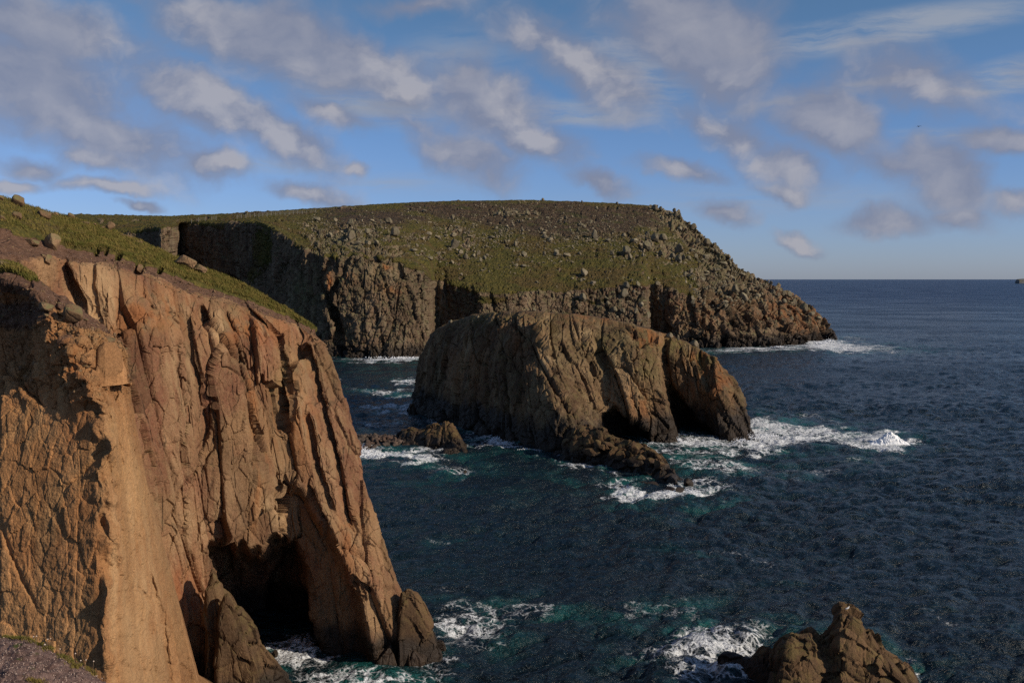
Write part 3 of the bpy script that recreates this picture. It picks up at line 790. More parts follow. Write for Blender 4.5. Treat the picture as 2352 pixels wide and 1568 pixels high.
def N_attrs(px, py, TR, TC, p):
    grass = sstep(9.25, 9.6, TR) * (1 - sstep(3.6, 4.6, TC)) * (1 - .6 * sstep(2.2, 3, TC))
    soil = np.maximum(sstep(8.3, 8.9, TR), el_patch(px, py, [(130, 850, 60, 50, .45), (200, 740, 60, 25, .9), (40, 720, 110, 50, .8), (150, 780, 60, 40, .5)]))
    pale = el_patch(px, py, [(330, 1400, 60, 260, .55), (300, 1200, 40, 150, .45), (262, 1350, 12, 300, .5), (240, 1000, 30, 60, .35)])
    pale = pale * sstep(4.0, 4.1, TC)  # only right of the arete: brightness of the sunlit face put into the colour
    rust = (1 - sstep(3.9, 4.05, TC)) * 0.25 * sstep(2, 3, TR) * (1 - sstep(8, 9, TR)) + el_patch(px, py, [(150, 850, 60, 80, .5), (275, 1300, 8, 160, .3)])
    return {'grass': grass, 'soil': soil, 'pale': pale, 'rust': rust}
def N_weight(px, py, TR, TC, p):
    w = 0.07 + 0.66 * sstep(5.0, 5.8, TR) * (1 - sstep(3.9, 5.2, TC) * .4)
    w = w * (1 - 0.6 * sstep(8.9, 9.6, TR))
    w = w * (1 - 0.6 * np.exp(-((TC - 4) / 0.25) ** 2))
    return w
def N_lump(px, py, TR, TC, p, w):
    frac = (0.16 * blocks(p / 1.3, 505, 1.2, .06, .35)[0] + 0.10 * blocks(p / 0.5, 506, 1.2)[0]) * (0.35 + w) * sstep(0.5, 1.5, 9.5 - TR)
    fl = 0.16 * fbm(p * np.array([1, 1, .7]) / 1.0, 6, 96, .66)
    tuss = 0.3 * np.abs(fbm(p / 1.0, 4, 98)) * sstep(9.2, 9.7, TR)
    scree = 0.30 * np.abs(fbm(p / 0.55, 3, 99)) * el_patch(px, py, [(150, 850, 60, 60, 1.0), (200, 760, 60, 30, 1.0)])
    frac = frac * (0.16 + 0.8 * sstep(5.0, 6.2, TR))
    return frac + fl * .6 + tuss + scree
N_steps = [
 ([c2(560, 895), c2(630, 885), c2(700, 870)], -.35, 9), ([c2(640, 1262), c2(720, 1285), c2(830, 1300)], -.4, 9), ([c2(785, 815), c2(800, 900), c2(805, 1010)], .45, 12),
 ([c2(845, 985), c2(858, 1150), c2(880, 1340)], .5, 14), ([c2(612, 110), c2(632, 200), c2(622, 330)], .35, 9), ([c2(690, 120), c2(700, 300), c2(690, 520)], .35, 12), ([c2(590, 560), c2(680, 590), c2(790, 650)], -.3, 8),
 ([c2(740, 890), c2(755, 925)], .5, 8), ([c2(600, 930), c2(612, 1100), c2(600, 1250)], .3, 10), ([c2(700, 620), c2(720, 760), c2(650, 830)], .3, 10),
 ([c2(570, 250), c2(580, 400)], .35, 8),
 ([(0, 1189), (27, 1270), (58, 1338), (85, 1391)], 0.5, 8),
 ([(318, 1346), (345, 1373)], 0.5, 9), ([(354, 1360), (364, 1378)], 0.4, 8),
 ([c1(760, 1330), c1(775, 1500), c2(650, 0)], 0.35, 10),
 ([c2(500, 170), c2(420, 270), c2(330, 340)], -0.5, 16),
 ([c2(780, 800), c2(830, 950), c2(860, 1200)], 0.35, 18),
 ([c2(640, 380), c2(700, 370), c2(745, 385)], -0.2, 6),
]
near_but, NBp, nbx, nby, nbTR, nbTC, nbA = terrain('near_buttress', Nnet, [4, 90, 106, 80, 58, 42, 46, 36, 24, 22, 6, 5], [8, 52, 42, 26, 46, 50, 12, 6], M_butt, 23, 0.60, arete=4,
        steps=N_steps, sm=2, weight=N_weight, attrs=N_attrs, aniso=0.2, fine=0.5, scale=0.8, lump=N_lump)
props(near_but, kind='structure')

# ---- far headland
Hc = [  # x, Y base, cliff-top y, Y, skyline y, Y
 (-400, 640, 560, 650, 515, 760), (180, 640, 540, 645, 493, 770), (330, 622, 528, 635, 496, 780), (368, 588, 522, 603, 497, 780), (398, 600, 519, 612, 497, 780),
 (410, 690, 517, 697, 497, 785), (500, 648, 514, 658, 493, 790), (600, 592, 511, 606, 487, 800), (640, 562, 532, 576, 484, 800), (690, 536, 566, 549, 481, 800),
 (750, 512, 590, 526, 477, 800), (820, 507, 586, 528, 472, 805), (900, 506, 592, 532, 467, 810), (955, 510, 614, 534, 464, 812), (983, 517, 632, 538, 463, 815),
 (995, 575, 640, 585, 463, 818), (1050, 560, 655, 572, 461, 820), (1110, 546, 672, 560, 461, 825), (1200, 550, 672, 570, 459, 830), (1300, 560, 668, 582, 462, 835),
 (1400, 560, 656, 585, 466, 840), (1478, 560, 652, 590, 471, 840), (1492, 612, 650, 622, 473, 838), (1555, 590, 664, 614, 492, 832), (1600, 580, 684, 610, 530, 800),
 (1640, 583, 692, 615, 570, 770), (1700, 588, 712, 625, 620, 730), (1740, 592, 725, 632, 646, 716), (1790, 600, 735, 640, 662, 704), (1840, 615, 745, 650, 695, 692),
 (1880, 635, 757, 655, 718, 684), (1900, 652, 770, 662, 752, 676), (1911, 660, 777, 666, 772, 672), (1908, 690, 778, 700, 775, 705), (1700, 900, 720, 905, 710, 910), (1200, 1100, 640, 1100, 600, 1100)]
HX_ = np.array([h[0] for h in Hc], float); HCY = np.array([h[3] for h in Hc], float); HSY = np.array([h[5] for h in Hc], float)
xg = np.arange(-400, 1912, 4.0)
HCs = np.interp(xg, HX_[:33], HCY[:33])
for _ in range(500): HCs[1:-1] = .25 * HCs[:-2] + .5 * HCs[1:-1] + .25 * HCs[2:]
rows = [[] for _ in range(10)]
for (x, Yb, cy, cY, sy, sY) in Hc:
    byy = float(sea_dy(Yb))
    rows[0].append((x, float(sea_dy(Yb, -6)), Yb))
    rows[1].append((x, byy, Yb))
    rows[2].append((x, byy * .66 + cy * .34, Yb * .72 + cY * .28))
    rows[3].append((x, byy * .30 + cy * .70, Yb * .38 + cY * .62))
    rows[4].append((x, cy, cY))
    for k, (fy, fY) in enumerate([(.30, .18), (.62, .45), (1.0, 1.0)]):
        cs = float(np.interp(x, xg, HCs)) if x < 1880 and len(rows[1]) < 33 else cY
        mixf = 1 if k else .65
        cs = cs * mixf + cY * (1 - mixf)
        rows[5 + k].append((x, cy + (sy - cy) * fy, cs + (sY - cs) * fY))
    rows[8].append((x, sy + 4, sY + 60))
    rows[9].append((x, float(sea_dy(sY + 400, -6)), sY + 400))
hdc = []
for a, b in zip(Hc[:-1], Hc[1:]):
    hdc.append(int(max(6, min(60, abs(b[0] - a[0]) * 0.62))))
hdc[0] = 10; hdc[-1] = 5; hdc[-2] = 6
def H_rocky(px, py, TR):
    r = sstep(1590, 1650, px + (py - 560) * 0.30 + 30 * perlin(np.stack([px * .02, py * .02, 0 * px], -1), 4))
    r = np.maximum(r, sstep(-26, 6, (py - (480 + (px - 1530) * 1.0)) * -1 + 30) * (px > 1500) * 1.0)
    return r
def H_weight(px, py, TR, TC, p):
    nz = 0.30 * fbm(np.stack([px * .03, py * .03, 0 * px], -1), 3, 14)
    w = 1 - sstep(3.75, 4.15, TR + nz * 0.8)
    w = np.maximum(w, H_rocky(px, py, TR) * 0.75)
    w = np.maximum(w, 0.75 * sstep(.38, .62, el_patch(px, py, [(800, 552, 100, 34, 1.0), (700, 585, 60, 20, .8), (890, 580, 60, 20, .8)]) + 1.1 * fbm(np.stack([px * .045, py * .07, 0 * px], -1), 4, 19, .6)))
    oc = el_patch(px, py, [(1050, 530, 30, 16, 1), (1075, 560, 22, 30, .9), (1180, 490, 70, 16, .8), (1440, 588, 34, 12, .9), (1490, 555, 55, 40, 1), (1540, 575, 45, 35, 1), (1400, 545, 50, 16, .8), (1330, 630, 24, 10, .9), (1010, 590, 30, 14, .8), (900, 520, 60, 14, .7), (960, 545, 40, 12, .8), (1280, 540, 40, 12, .7), (1590, 630, 40, 16, .8)])
    w = np.maximum(w, .65 * sstep(.5, .72, oc + 1.0 * fbm(np.stack([px * .06, py * .10, 0 * px], -1), 4, 29, .6)))
    return w * (1 - sstep(7.0, 7.6, TR))
def H_attrs(px, py, TR, TC, p):
    w = H_weight(px, py, TR, TC, p)
    grass = 1 - w
    grass = np.maximum(grass, el_patch(px, py, [(605, 570, 30, 60, .9), (590, 620, 25, 60, .6), (1130, 690, 60, 14, .7), (1350, 690, 160, 10, .5)]))
    heather = sstep(560, 500, py + 0.10 * np.abs(px - 1250) - 20 * sstep(1300, 1500, px)) * sstep(800, 1000, px)
    heather = np.maximum(heather, sstep(500, 492, py) * .5) * (1 - .7 * sstep(6.75, 6.98, TR))
    heather = np.maximum(heather, el_patch(px, py, [(1330, 520, 200, 30, 1.0), (860, 500, 200, 22, .9), (1050, 490, 150, 20, 1.0)]))
    rust = el_patch(px, py, [(755, 645, 10, 22, 1.0), (805, 640, 9, 14, 1.0), (880, 620, 16, 10, .9), (900, 665, 30, 14, .5), (1600, 720, 90, 40, .35), (1800, 720, 80, 40, .5), (1860, 740, 60, 50, .4)])
    lich = el_patch(px, py, [(700, 680, 40, 60, .8), (790, 560, 90, 30, .9), (880, 620, 90, 60, .45), (1640, 600, 140, 90, .6), (1560, 520, 80, 80, .7)])
    soil = el_patch(px, py, [(470, 505, 160, 5, .6), (1470, 660, 30, 12, .7), (1540, 680, 20, 12, .7)])
    return {'grass': grass, 'heather': heather, 'rust': rust, 'lichen': lich, 'soil': soil}
def H_lump(px, py, TR, TC, p, w):
    s = 2.2
    rock = w * (1.7 * blocks(p * np.array([1, 1, .55]) / 7.5 + 3, 401, 1.4, .05, .8, jit=.75)[0] * (0.25 + 1.4 * H_rocky(px, py, TR)) + 0.5 * blocks(p / 2.6, 402, 1.2, .08, .8)[0] + 0.4 * fbm(p / 3.0, 3, 403, .6, True))
    hum = (1 - w) * (1.3 * np.abs(fbm(p / 9.0, 4, 404, .6)) + 0.55 * np.abs(fbm(p / 2.6, 3, 405, .6)))
    return rock + hum
H_steps = [
 ([c3(600, 640), c3(480, 900), c3(430, 960), c3(500, 1250)], 6, 16),
 ([c3(440, 640), c3(360, 850), c3(470, 1100), c3(540, 1400)], 7, 18),
 ([c3(640, 700), c3(700, 900), c3(820, 1100), c3(870, 1350)], 3.5, 14),
 ([c3(810, 640), c3(900, 900), c3(960, 1250)], 3.0, 12),
 ([c3(1000, 700), c3(1100, 1000), c3(1190, 1300)], 3.5, 14),
 ([c3(1140, 750), c3(1180, 950), c3(1250, 1250)], 3.0, 12),
 ([c3(380, 1250), c3(500, 1200), c3(480, 1330)], 4, 14),
 ([c3(1380, 760), c3(1400, 1050)], 4, 12), ([c3(1620, 900), c3(1660, 1080)], 4, 14), ([c3(1760, 930), c3(1800, 1090)], 4, 12),
 ([c4(600, 800), c4(610, 960)], 4, 12), ([c4(830, 830), c4(860, 1000)], 4, 12), ([c4(360, 800), c4(370, 900)], 3, 10),
 ([c4(1180, 800), c4(1200, 950), c4(1260, 1100)], 5, 16), ([c4(1660, 880), c4(1740, 1040), c4(1850, 1120)], 8, 22), ([c4(1480, 780), c4(1620, 930), c4(1740, 1050)], 5, 16),
 ([c4(1960, 850), c4(2000, 1000), c4(2020, 1100)], 6, 16), ([c4(1320, 830), c4(1420, 920), c4(1560, 1060)], 5, 14),
]
head, HDp, hdx, hdy, hdTR, hdTC, hdA = terrain('headland', rows, [3, 40, 44, 34, 28, 34, 40, 8, 5], hdc, M_head, 37, 1.75, steps=H_steps, sm=2,
        weight=H_weight, attrs=H_attrs, rid=.3, aniso=0.34, fine=0.8, scale=2.2, lump=H_lump)
props(head, kind='structure')

# ---- sea stack with two caves
Sc = [
 [(1050, None, 330), (1050, 890, 330), (1050, 820, 326), (1055, 775, 322), (1060, 745, 318)],
 [(948, None, 306), (960, 890, 302), (972, 820, 298), (988, 776, 296), (1035, 738, 296)],
 [(1058, None, 264), (1063, 900, 266), (1070, 820, 270), (1077, 762, 275), (1085, 723, 281)],
 [(1150, None, 245), (1150, 920, 248), (1150, 830, 254), (1150, 762, 261), (1155, 717, 270)],
 [(1232, None, 230), (1215, 940, 236), (1205, 850, 243), (1200, 770, 252), (1200, 714, 264)],
 [(1335, None, 222), (1300, 950, 230), (1270, 870, 238), (1246, 790, 246), (1250, 716, 260)],
 [(1385, None, 237), (1362, 940, 240), (1335, 870, 243), (1308, 790, 249), (1312, 720, 260)],
 [(1430, None, 242), (1412, 930, 245), (1392, 850, 247), (1372, 790, 251), (1375, 728, 260)],
 [(1500, None, 242), (1482, 930, 244), (1462, 850, 247), (1442, 795, 251), (1435, 741, 260)],
 [(1555, None, 243), (1536, 940, 245), (1520, 870, 248), (1505, 810, 252), (1493, 754, 260)],
 [(1566, None, 262), (1548, 940, 261), (1534, 870, 258), (1526, 812, 257), (1535, 768, 261)],
 [(1602, None, 258), (1592, 940, 258), (1578, 870, 257), (1568, 822, 257), (1572, 783, 261)],
 [(1650, None, 248), (1630, 940, 251), (1615, 870, 254), (1605, 832, 256), (1602, 796, 260)],
 [(1690, None, 246), (1668, 940, 250), (1648, 882, 254), (1632, 845, 257), (1622, 810, 260)],
 [(1732, None, 248), (1712, 950, 253), (1692, 896, 258), (1660, 848, 260), (1636, 820, 263)],
 [(1728, None, 262), (1706, 946, 266), (1684, 894, 272), (1650, 850, 277), (1628, 823, 277)],
 [(1450, None, 330), (1450, 890, 330), (1450, 850, 328), (1450, 800, 325), (1450, 780, 322)],
 [(1050, None, 332), (1050, 890, 332), (1050, 820, 328), (1055, 775, 324), (1060, 745, 320)],
]
Snet = [[] for _ in range(9)]
for col in Sc:
    x, _, Y = col[0]
    Snet[0].append((x, float(sea_dy(Y, -4)), Y))
    Snet[1].append((x, float(sea_dy(Y)), Y))
    for k in range(1, 5): Snet[1 + k].append(col[k])
    x4, y4, Y4 = col[4]
    xm = 1300 + (x4 - 1300) * .93
    Snet[6].append((x4 * .99 + 13, y4 - 0.5, min(Y4 + 5, 320)))
    Snet[7].append((1300 + (x4 - 1300) * .75, y4 * .7 + 745 * .3, 300))
    Snet[8].append((1300, 760, 310))
def S_attrs(px, py, TR, TC, p):
    grass = sstep(5.15, 5.5, TR + .15 * perlin(np.stack([px * .05, py * .05, 0 * px], -1), 5)) * sstep(1550, 1480, px)
    right = sstep(1250, 1320, px)
    lich = el_patch(px, py, [(1380, 790, 90, 50, .6), (1480, 830, 40, 90, .7), (1260, 760, 30, 60, .5), (1560, 790, 90, 30, .9), (1620, 820, 40, 30, 1.0), (1150, 730, 160, 14, .8)])
    pale = el_patch(px, py, [(1345, 780, 30, 50, .5), (1250, 840, 14, 80, .5), (1430, 900, 60, 60, .4), (1340, 850, 40, 30, .3)])  # with the lichen, paints the sunlit right side of the stack lighter
    rust = el_patch(px, py, [(1600, 850, 30, 60, .8), (1640, 880, 30, 60, .5), (1460, 930, 40, 40, .6), (1490, 770, 40, 30, .6), (1370, 730, 60, 14, .5), (1180, 780, 60, 40, .3), (1070, 850, 50, 70, .3)])
    soil = sstep(4.85, 5.15, TR) * .6
    return {'grass': grass * .8, 'heather': grass * .5, 'lichen': lich, 'pale': pale, 'rust': rust, 'soil': soil}
sc1 = [(1388, 958), (1405, 930), (1438, 954), (1468, 965), (1485, 990), (1500, 1060), (1400, 1060), (1392, 1000)]
sc2 = [(1528, 872), (1545, 878), (1575, 925), (1600, 965), (1640, 1005), (1650, 1060), (1558, 1060), (1556, 1000), (1540, 940)]
stack, STp, stx, sty, stTR, stTC, stA = terrain('sea_stack', Snet, [3, 54, 54, 46, 36, 7, 8, 6], [8, 52, 48, 44, 44, 30, 30, 32, 30, 8, 20, 26, 24, 24, 8, 10, 6], M_stack, 53, 1.35,
     push=[(sc1, 12, 12, 5), (sc2, 13, 16, 5)], steps=[([c5(850, 200), c5(950, 420), c5(1000, 600), c5(1090, 760)], 2.2, 22), ([c5(1190, 500), c5(1150, 380), c5(1100, 260)], 1.6, 20), ([c5(1000, 620), c5(1040, 700), c5(1110, 800), c5(1290, 860)], 1.5, 14), ([c5(1560, 200), c5(1620, 420), c5(1640, 560)], 1.5, 14), ([c5(1860, 250), c5(1900, 500), c5(2000, 700), c5(2100, 860)], 1.5, 14), ([c5(1230, 250), c5(1300, 450), c5(1290, 640)], 1.5, 18), ([c5(1480, 520), c5(1540, 700)], 1.2, 12)],
     sm=2, attrs=S_attrs, aniso=0.40, fine=.85, scale=1.45, b2a=.34, rid=.25, weight=lambda px, py, TR, TC, p: 1 - .88 * sstep(4.4, 5.05, TR))
props(stack, 'tall flat-topped rock stack standing in the sea with two dark caves at its right foot', 'sea stack')

# ------------------------------------------------------------------ rock lumps with a given crest line
def lump_rock(name, crest, wf, wb, mat, seed, amp, nx=120, nv=70, label=None, cat='rock', group=None, sc_=1.0, pw=0.75, zb=-1.2, soft=0.0):
    crest = np.asarray(crest, float)
    d = np.concatenate([[0], np.cumsum(np.hypot(np.diff(crest[:, 0]), np.diff(crest[:, 1])))])
    t = np.linspace(0, d[-1], nx)
    cx, cy, cY = (np.interp(t, d, crest[:, k]) for k in range(3))
    top = P(cx, cy, cY)
    v = np.linspace(0, 1, nv)[:, None]
    s = np.sin(np.pi * v) ** pw
    off = np.where(v < .5, -wf * (1 - 2 * v) ** 0.9, wb * np.clip(2 * v - 1, 0, 1) ** 0.9)
    endt = np.clip(np.minimum(t, d[-1] - t) / (0.08 * d[-1]), 0.05, 1) ** .5
    X = top[:, 0][None, :] + off * top[:, 0][None, :] / top[:, 1][None, :] + 0 * s
    Yw = top[:, 1][None, :] + off * endt[None, :]
    Z = zb + (top[:, 2][None, :] - zb) * s
    p = np.stack([X, Yw, Z], -1)
    for it, (a, scl) in enumerate(((1.0, 2.6 * sc_), (0.42, 1.0 * sc_))):
        n = -normals(p)
        c = p.mean((0, 1))
        if ((p - c) * n).sum() < 0: n = -n
        b, e, tt = blocks(p * np.array([1, 1, .75]) / scl + 5, seed + it, 1.2, .06, .45 if it == 0 else .15, jit=.95)
        p = p + n * (amp * a * (0.75 * b + 0.45 * fbm(p / (scl * 1.3), 4, seed + 7, .6, True)))[..., None]
        if it == 0: tone = tt
    zero = np.zeros(p.shape[:2])
    f = grid_faces(nv, nx)
    o = mesh_obj(name, p, f, mat, smooth=False, attrs={'tone': tone, 'grass': zero, 'soil': zero, 'heather': zero, 'lichen': zero, 'rust': zero, 'pale': zero})
    if label: props(o, label, cat, group)
    return o

lump_rock('sea_rock', [(1800, 1600, 93), (1770, 1540, 93), (1786, 1497, 93), (1796, 1470, 93), (1817, 1459, 93), (1834, 1463, 93), (1862, 1457, 93), (1887, 1482, 93), (1898, 1478, 93.5), (1910, 1463, 94), (1920, 1434, 94), (1933, 1411, 94), (1958, 1409, 94), (1978, 1422, 94), (1989, 1445, 94), (2003, 1446, 94),
     (2020, 1470, 93.5), (2030, 1494, 93), (2061, 1518, 93), (2082, 1546, 93), (2100, 1590, 93), (2110, 1640, 93)], 5.5, 4.5, M_sea_rock, 61, 0.62, 260, 150,
     'large brown jagged rock with two humps rising from foam at the bottom edge', 'rock', sc_=1.25, pw=0.6)
lump_rock('sea_rock', [(1646, 1545, 99.5), (1652, 1510, 99.5), (1668, 1499, 99.5), (1700, 1508, 99), (1725, 1512, 98), (1745, 1490, 97), (1765, 1484, 96.5), (1790, 1500, 96), (1800, 1560, 95.5)], 1.6, 1.6, M_sea_rock, 63, 0.22, 110, 60,
     'low brown rock awash in foam at the left foot of the two-humped rock', 'rock', sc_=.6)
lump_rock('rock_pinnacle', [(452, 1700, 92), (468, 1520, 92.5), (474, 1400, 93), (480, 1335, 93.5), (489, 1306, 94), (498, 1325, 94), (507, 1350, 94), (517, 1357, 94), (535, 1372, 94), (575, 1430, 94), (603, 1480, 94), (638, 1533, 94), (668, 1570, 94), (700, 1640, 93.5)], 3.0, 2.5, M_sea_rock, 65, 0.42, 170, 120,
     'pointed brown rock pinnacle standing in front of the dark cave mouth', 'rock', sc_=1.2, pw=.7, zb=-2)
lump_rock('rock_pinnacle', [(486, 1700, 90), (496, 1560, 90.5), (503, 1440, 91), (510, 1385, 91.4), (519, 1362, 91.6), (532, 1392, 91.6), (556, 1460, 91.4), (580, 1520, 91), (600, 1600, 90.5), (610, 1700, 90)], 1.6, 2.0, M_sea_rock, 66, 0.30, 110, 110,
     'narrow brown rock fin leaning on the right flank of the pointed pinnacle', 'rock', sc_=1.0, pw=.7, zb=-2)
lump_rock('leaning_slab', [(915, 1540, 102), (918, 1420, 102), (924, 1360, 102.5), (940, 1357, 103), (957, 1364, 103.3), (975, 1390, 103.6), (990, 1425, 103.8), (1003, 1462, 104), (1022, 1520, 104)], 1.6, 2.5, M_sea_rock, 67, 0.34, 110, 110,
     'dark brown slab leaning against the foot of the near cliff at the water', 'rock', sc_=1.2, pw=.5)
lump_rock('boulder_spur', [(1295, 1010, 222), (1330, 985, 222), (1380, 990, 219), (1410, 1006, 216), (1450, 1014, 213), (1482, 1020, 210), (1500, 1040, 206), (1518, 1060, 202), (1540, 1086, 199), (1552, 1114, 196)], 9, 8, M_sea_rock, 69, 0.85, 220, 110,
     'long ridge of jumbled brown rock running from the sea stack towards the viewer', 'rock', sc_=1.6, pw=.8)
lump_rock('reef_rock', [(905, 1020, 245), (920, 996, 244), (945, 984, 243), (962, 990, 242), (985, 982, 241), (1005, 978, 240), (1022, 966, 239), (1040, 978, 238), (1056, 1000, 236), (1074, 1034, 233)], 6, 5, M_sea_rock, 71, 0.55, 150, 80,
     'dark low rock between the pebble bar and the sea stack', 'rock', sc_=1.3)
lump_rock('reef_rock', [(1012, 1044, 228), (1020, 1033, 228), (1045, 1030, 228), (1062, 1042, 228)], 2, 1.5, M_sea_rock, 73, 0.2, 50, 30,
     'small ochre rock in the foam in front of the dark low reef rock', 'rock', sc_=.7)
lump_rock('reef_rock', [(936, 940, 300), (941, 928, 300), (950, 926, 300), (958, 938, 300)], 3, 3, M_sea_rock, 74, 0.3, 40, 30,
     'small dark rock at the left waterline corner of the sea stack', 'rock', sc_=.8)

# ------------------------------------------------------------------ boulders
def boulder_mesh(seed, sx=1, sy=1, sz=.8, planes=12, subdiv=3, rough=0.05, smooth=False):
    import bmesh
    r = np.random.default_rng(seed)
    bm = bmesh.new()
    bmesh.ops.create_icosphere(bm, subdivisions=subdiv, radius=1.0)
    v = np.array([x.co[:] for x in bm.verts])
    for k in range(planes):
        n = r.normal(size=3); n[2] *= .7
        n /= np.linalg.norm(n)
        d = r.uniform(.46, .82)
        s = v @ n
        v = v - np.maximum(s - d, 0)[:, None] * n * 0.93
    v = v * (1 + rough * 2.2 * fbm(v * 2.2 + seed, 3, seed)[:, None])
    v = v * np.array([sx, sy, sz])
    v[:, 2] -= v[:, 2].min() * 0.80
    for x, c in zip(bm.verts, v): x.co = c
    me = bpy.data.meshes.new('boulder')
    bm.to_mesh(me); bm.free()
    for pl in me.polygons: pl.use_smooth = smooth
    for an in ('tone', 'grass', 'soil', 'heather', 'lichen', 'rust', 'pale'):
        at = me.attributes.new(an, 'FLOAT', 'POINT')
        if an == 'tone': at.data.foreach_set('value', np.full(len(v), r.uniform(-1, .6), np.float32))
    return me

KIN = [('rounded', 1.0, .85, .75), ('flat', 1.25, .95, .45), ('blocky', .95, .85, .85), ('upright', .80, .72, 1.0), ('angular', 1.1, .8, .65), ('pointed', .9, .8, .85), ('long', 1.5, .75, .55), ('squat', 1.1, 1.0, .6)]
def make_protos(mat, s0, subdiv=3):
    out = []
    for k, (nm, a, b, c) in enumerate(KIN):
        me = boulder_mesh(s0 + k, a, b, c, planes=10 if nm in ('rounded',) else 16, subdiv=subdiv, smooth=nm == 'rounded')
        me.materials.append(mat)
        out.append((nm, me))
    return out
PB = make_protos(M_boulder, 100)
PBs = make_protos(M_boulder, 140, 1)
PT = make_protos(M_tan, 220, 3)
PTs = make_protos(M_tan, 240, 1)
PS = make_protos(M_sea_rock, 180, 3)
PP = make_protos(M_pebble, 200, 2)

def put(name, me, loc, size, rz, label, cat, group=None, tilt=(0, 0)):
    o = bpy.data.objects.new(name, me)
    COL.objects.link(o)
    o.location = loc
    o.scale = (size, size, size) if not isinstance(size, tuple) else size
    o.rotation_euler = (tilt[0], tilt[1], rz)
    props(o, label, cat, group)
    return o

def locator(p, TR, lo, hi):
    m = (TR > lo) & (TR < hi)
    pts = p[m]
    u, v = to_pic(pts)
    def f(x, y):
        d = (u - x) ** 2 + (v - y) ** 2
        # among close hits take the nearest to the camera
        k = np.argpartition(d, 6)[:6]
        j = k[np.argmin(pts[k, 1])]
        return pts[j]
    return f
loc_head = locator(HDp, hdTR, 1.0, 7.05)
loc_wall = locator(NWp, nwTR, 1.0, 10.1)
loc_but = locator(NBp, nbTR, 1.0, 10.1)
loc_stack = locator(STp, stTR, 1.0, 6.3)

def zone(x, y):
    if x > 1700 and y > 640: return 'on the rocky point by the sea'
    if x > 1520 and y < 560: return 'on the far headland skyline crag'
    if x > 1560: return 'on the right-hand boulder slope'
    if y < 500: return 'on brown heather near the headland top'
    if x < 900 and y < 600: return 'on turf above the big far buttress'
    if y > 640: return 'on green turf at the far cliff edge'
    if x < 1250: return 'on grass right of the far buttress'
    if x < 1420: return 'on the mid headland slope'
    return 'on the right headland slope'
ZGR = {}
def szw(w):
    return 'huge' if w > 34 else 'large' if w > 22 else 'medium-sized' if w > 13 else 'small'
PXM = lambda Y: Y / FOC
BIG = []   # (x, y base, width px, kind or None)
for (x, y, w, k) in [(1600, 470, 60, 'flat'), (960, 465, 120, 'blocky'), (420, 460, 60, 'rounded'), (1245, 450, 70, 'angular'), (1310, 480, 70, 'angular'), (1450, 470, 80, 'angular'), (1245, 350, 50, 'flat'), (770, 345, 60, 'angular'), (845, 370, 32, 'upright'), (910, 355, 70, 'blocky'),
                  (220, 385, 80, 'long'), (580, 375, 90, 'blocky'), (590, 480, 110, 'blocky'), (660, 535, 80, 'angular'), (735, 535, 80, 'angular'), (800, 535, 60, 'rounded'), (730, 450, 80, 'blocky'), (400, 470, 60, 'rounded'),
                  (1110, 590, 90, 'flat'), (1150, 630, 50, 'flat'), (1250, 655, 80, 'angular'), (1330, 610, 60, 'angular'), (1390, 470, 50, 'angular'), (1500, 430, 60, 'angular'), (1550, 650, 70, 'blocky'), (1610, 635, 50, 'rounded'), (1730, 630, 60, 'angular'), (1690, 750, 60, 'flat'),
                  (1460, 560, 90, 'upright'), (1500, 600, 80, 'angular'), (1440, 690, 50, 'rounded'), (1210, 265, 80, 'flat'), (1900, 280, 60, 'angular'), (1970, 270, 60, 'angular'), (2070, 300, 60, 'blocky'), (2140, 290, 50, 'blocky'), (1830, 280, 60, 'angular'), (1950, 385, 40, 'rounded'),
                  (1770, 480, 80, 'flat'), (1960, 540, 60, 'blocky'), (2210, 480, 60, 'rounded'), (2260, 505, 80, 'angular'), (2210, 430, 70, 'flat'), (2040, 630, 60, 'rounded'), (2030, 715, 80, 'flat'), (2310, 610, 60, 'rounded'), (460, 340, 50, 'rounded'), (310, 340, 90, 'angular')]:
    X, Yp = c3(x, y); BIG.append((X, Yp, w * .2754, k))
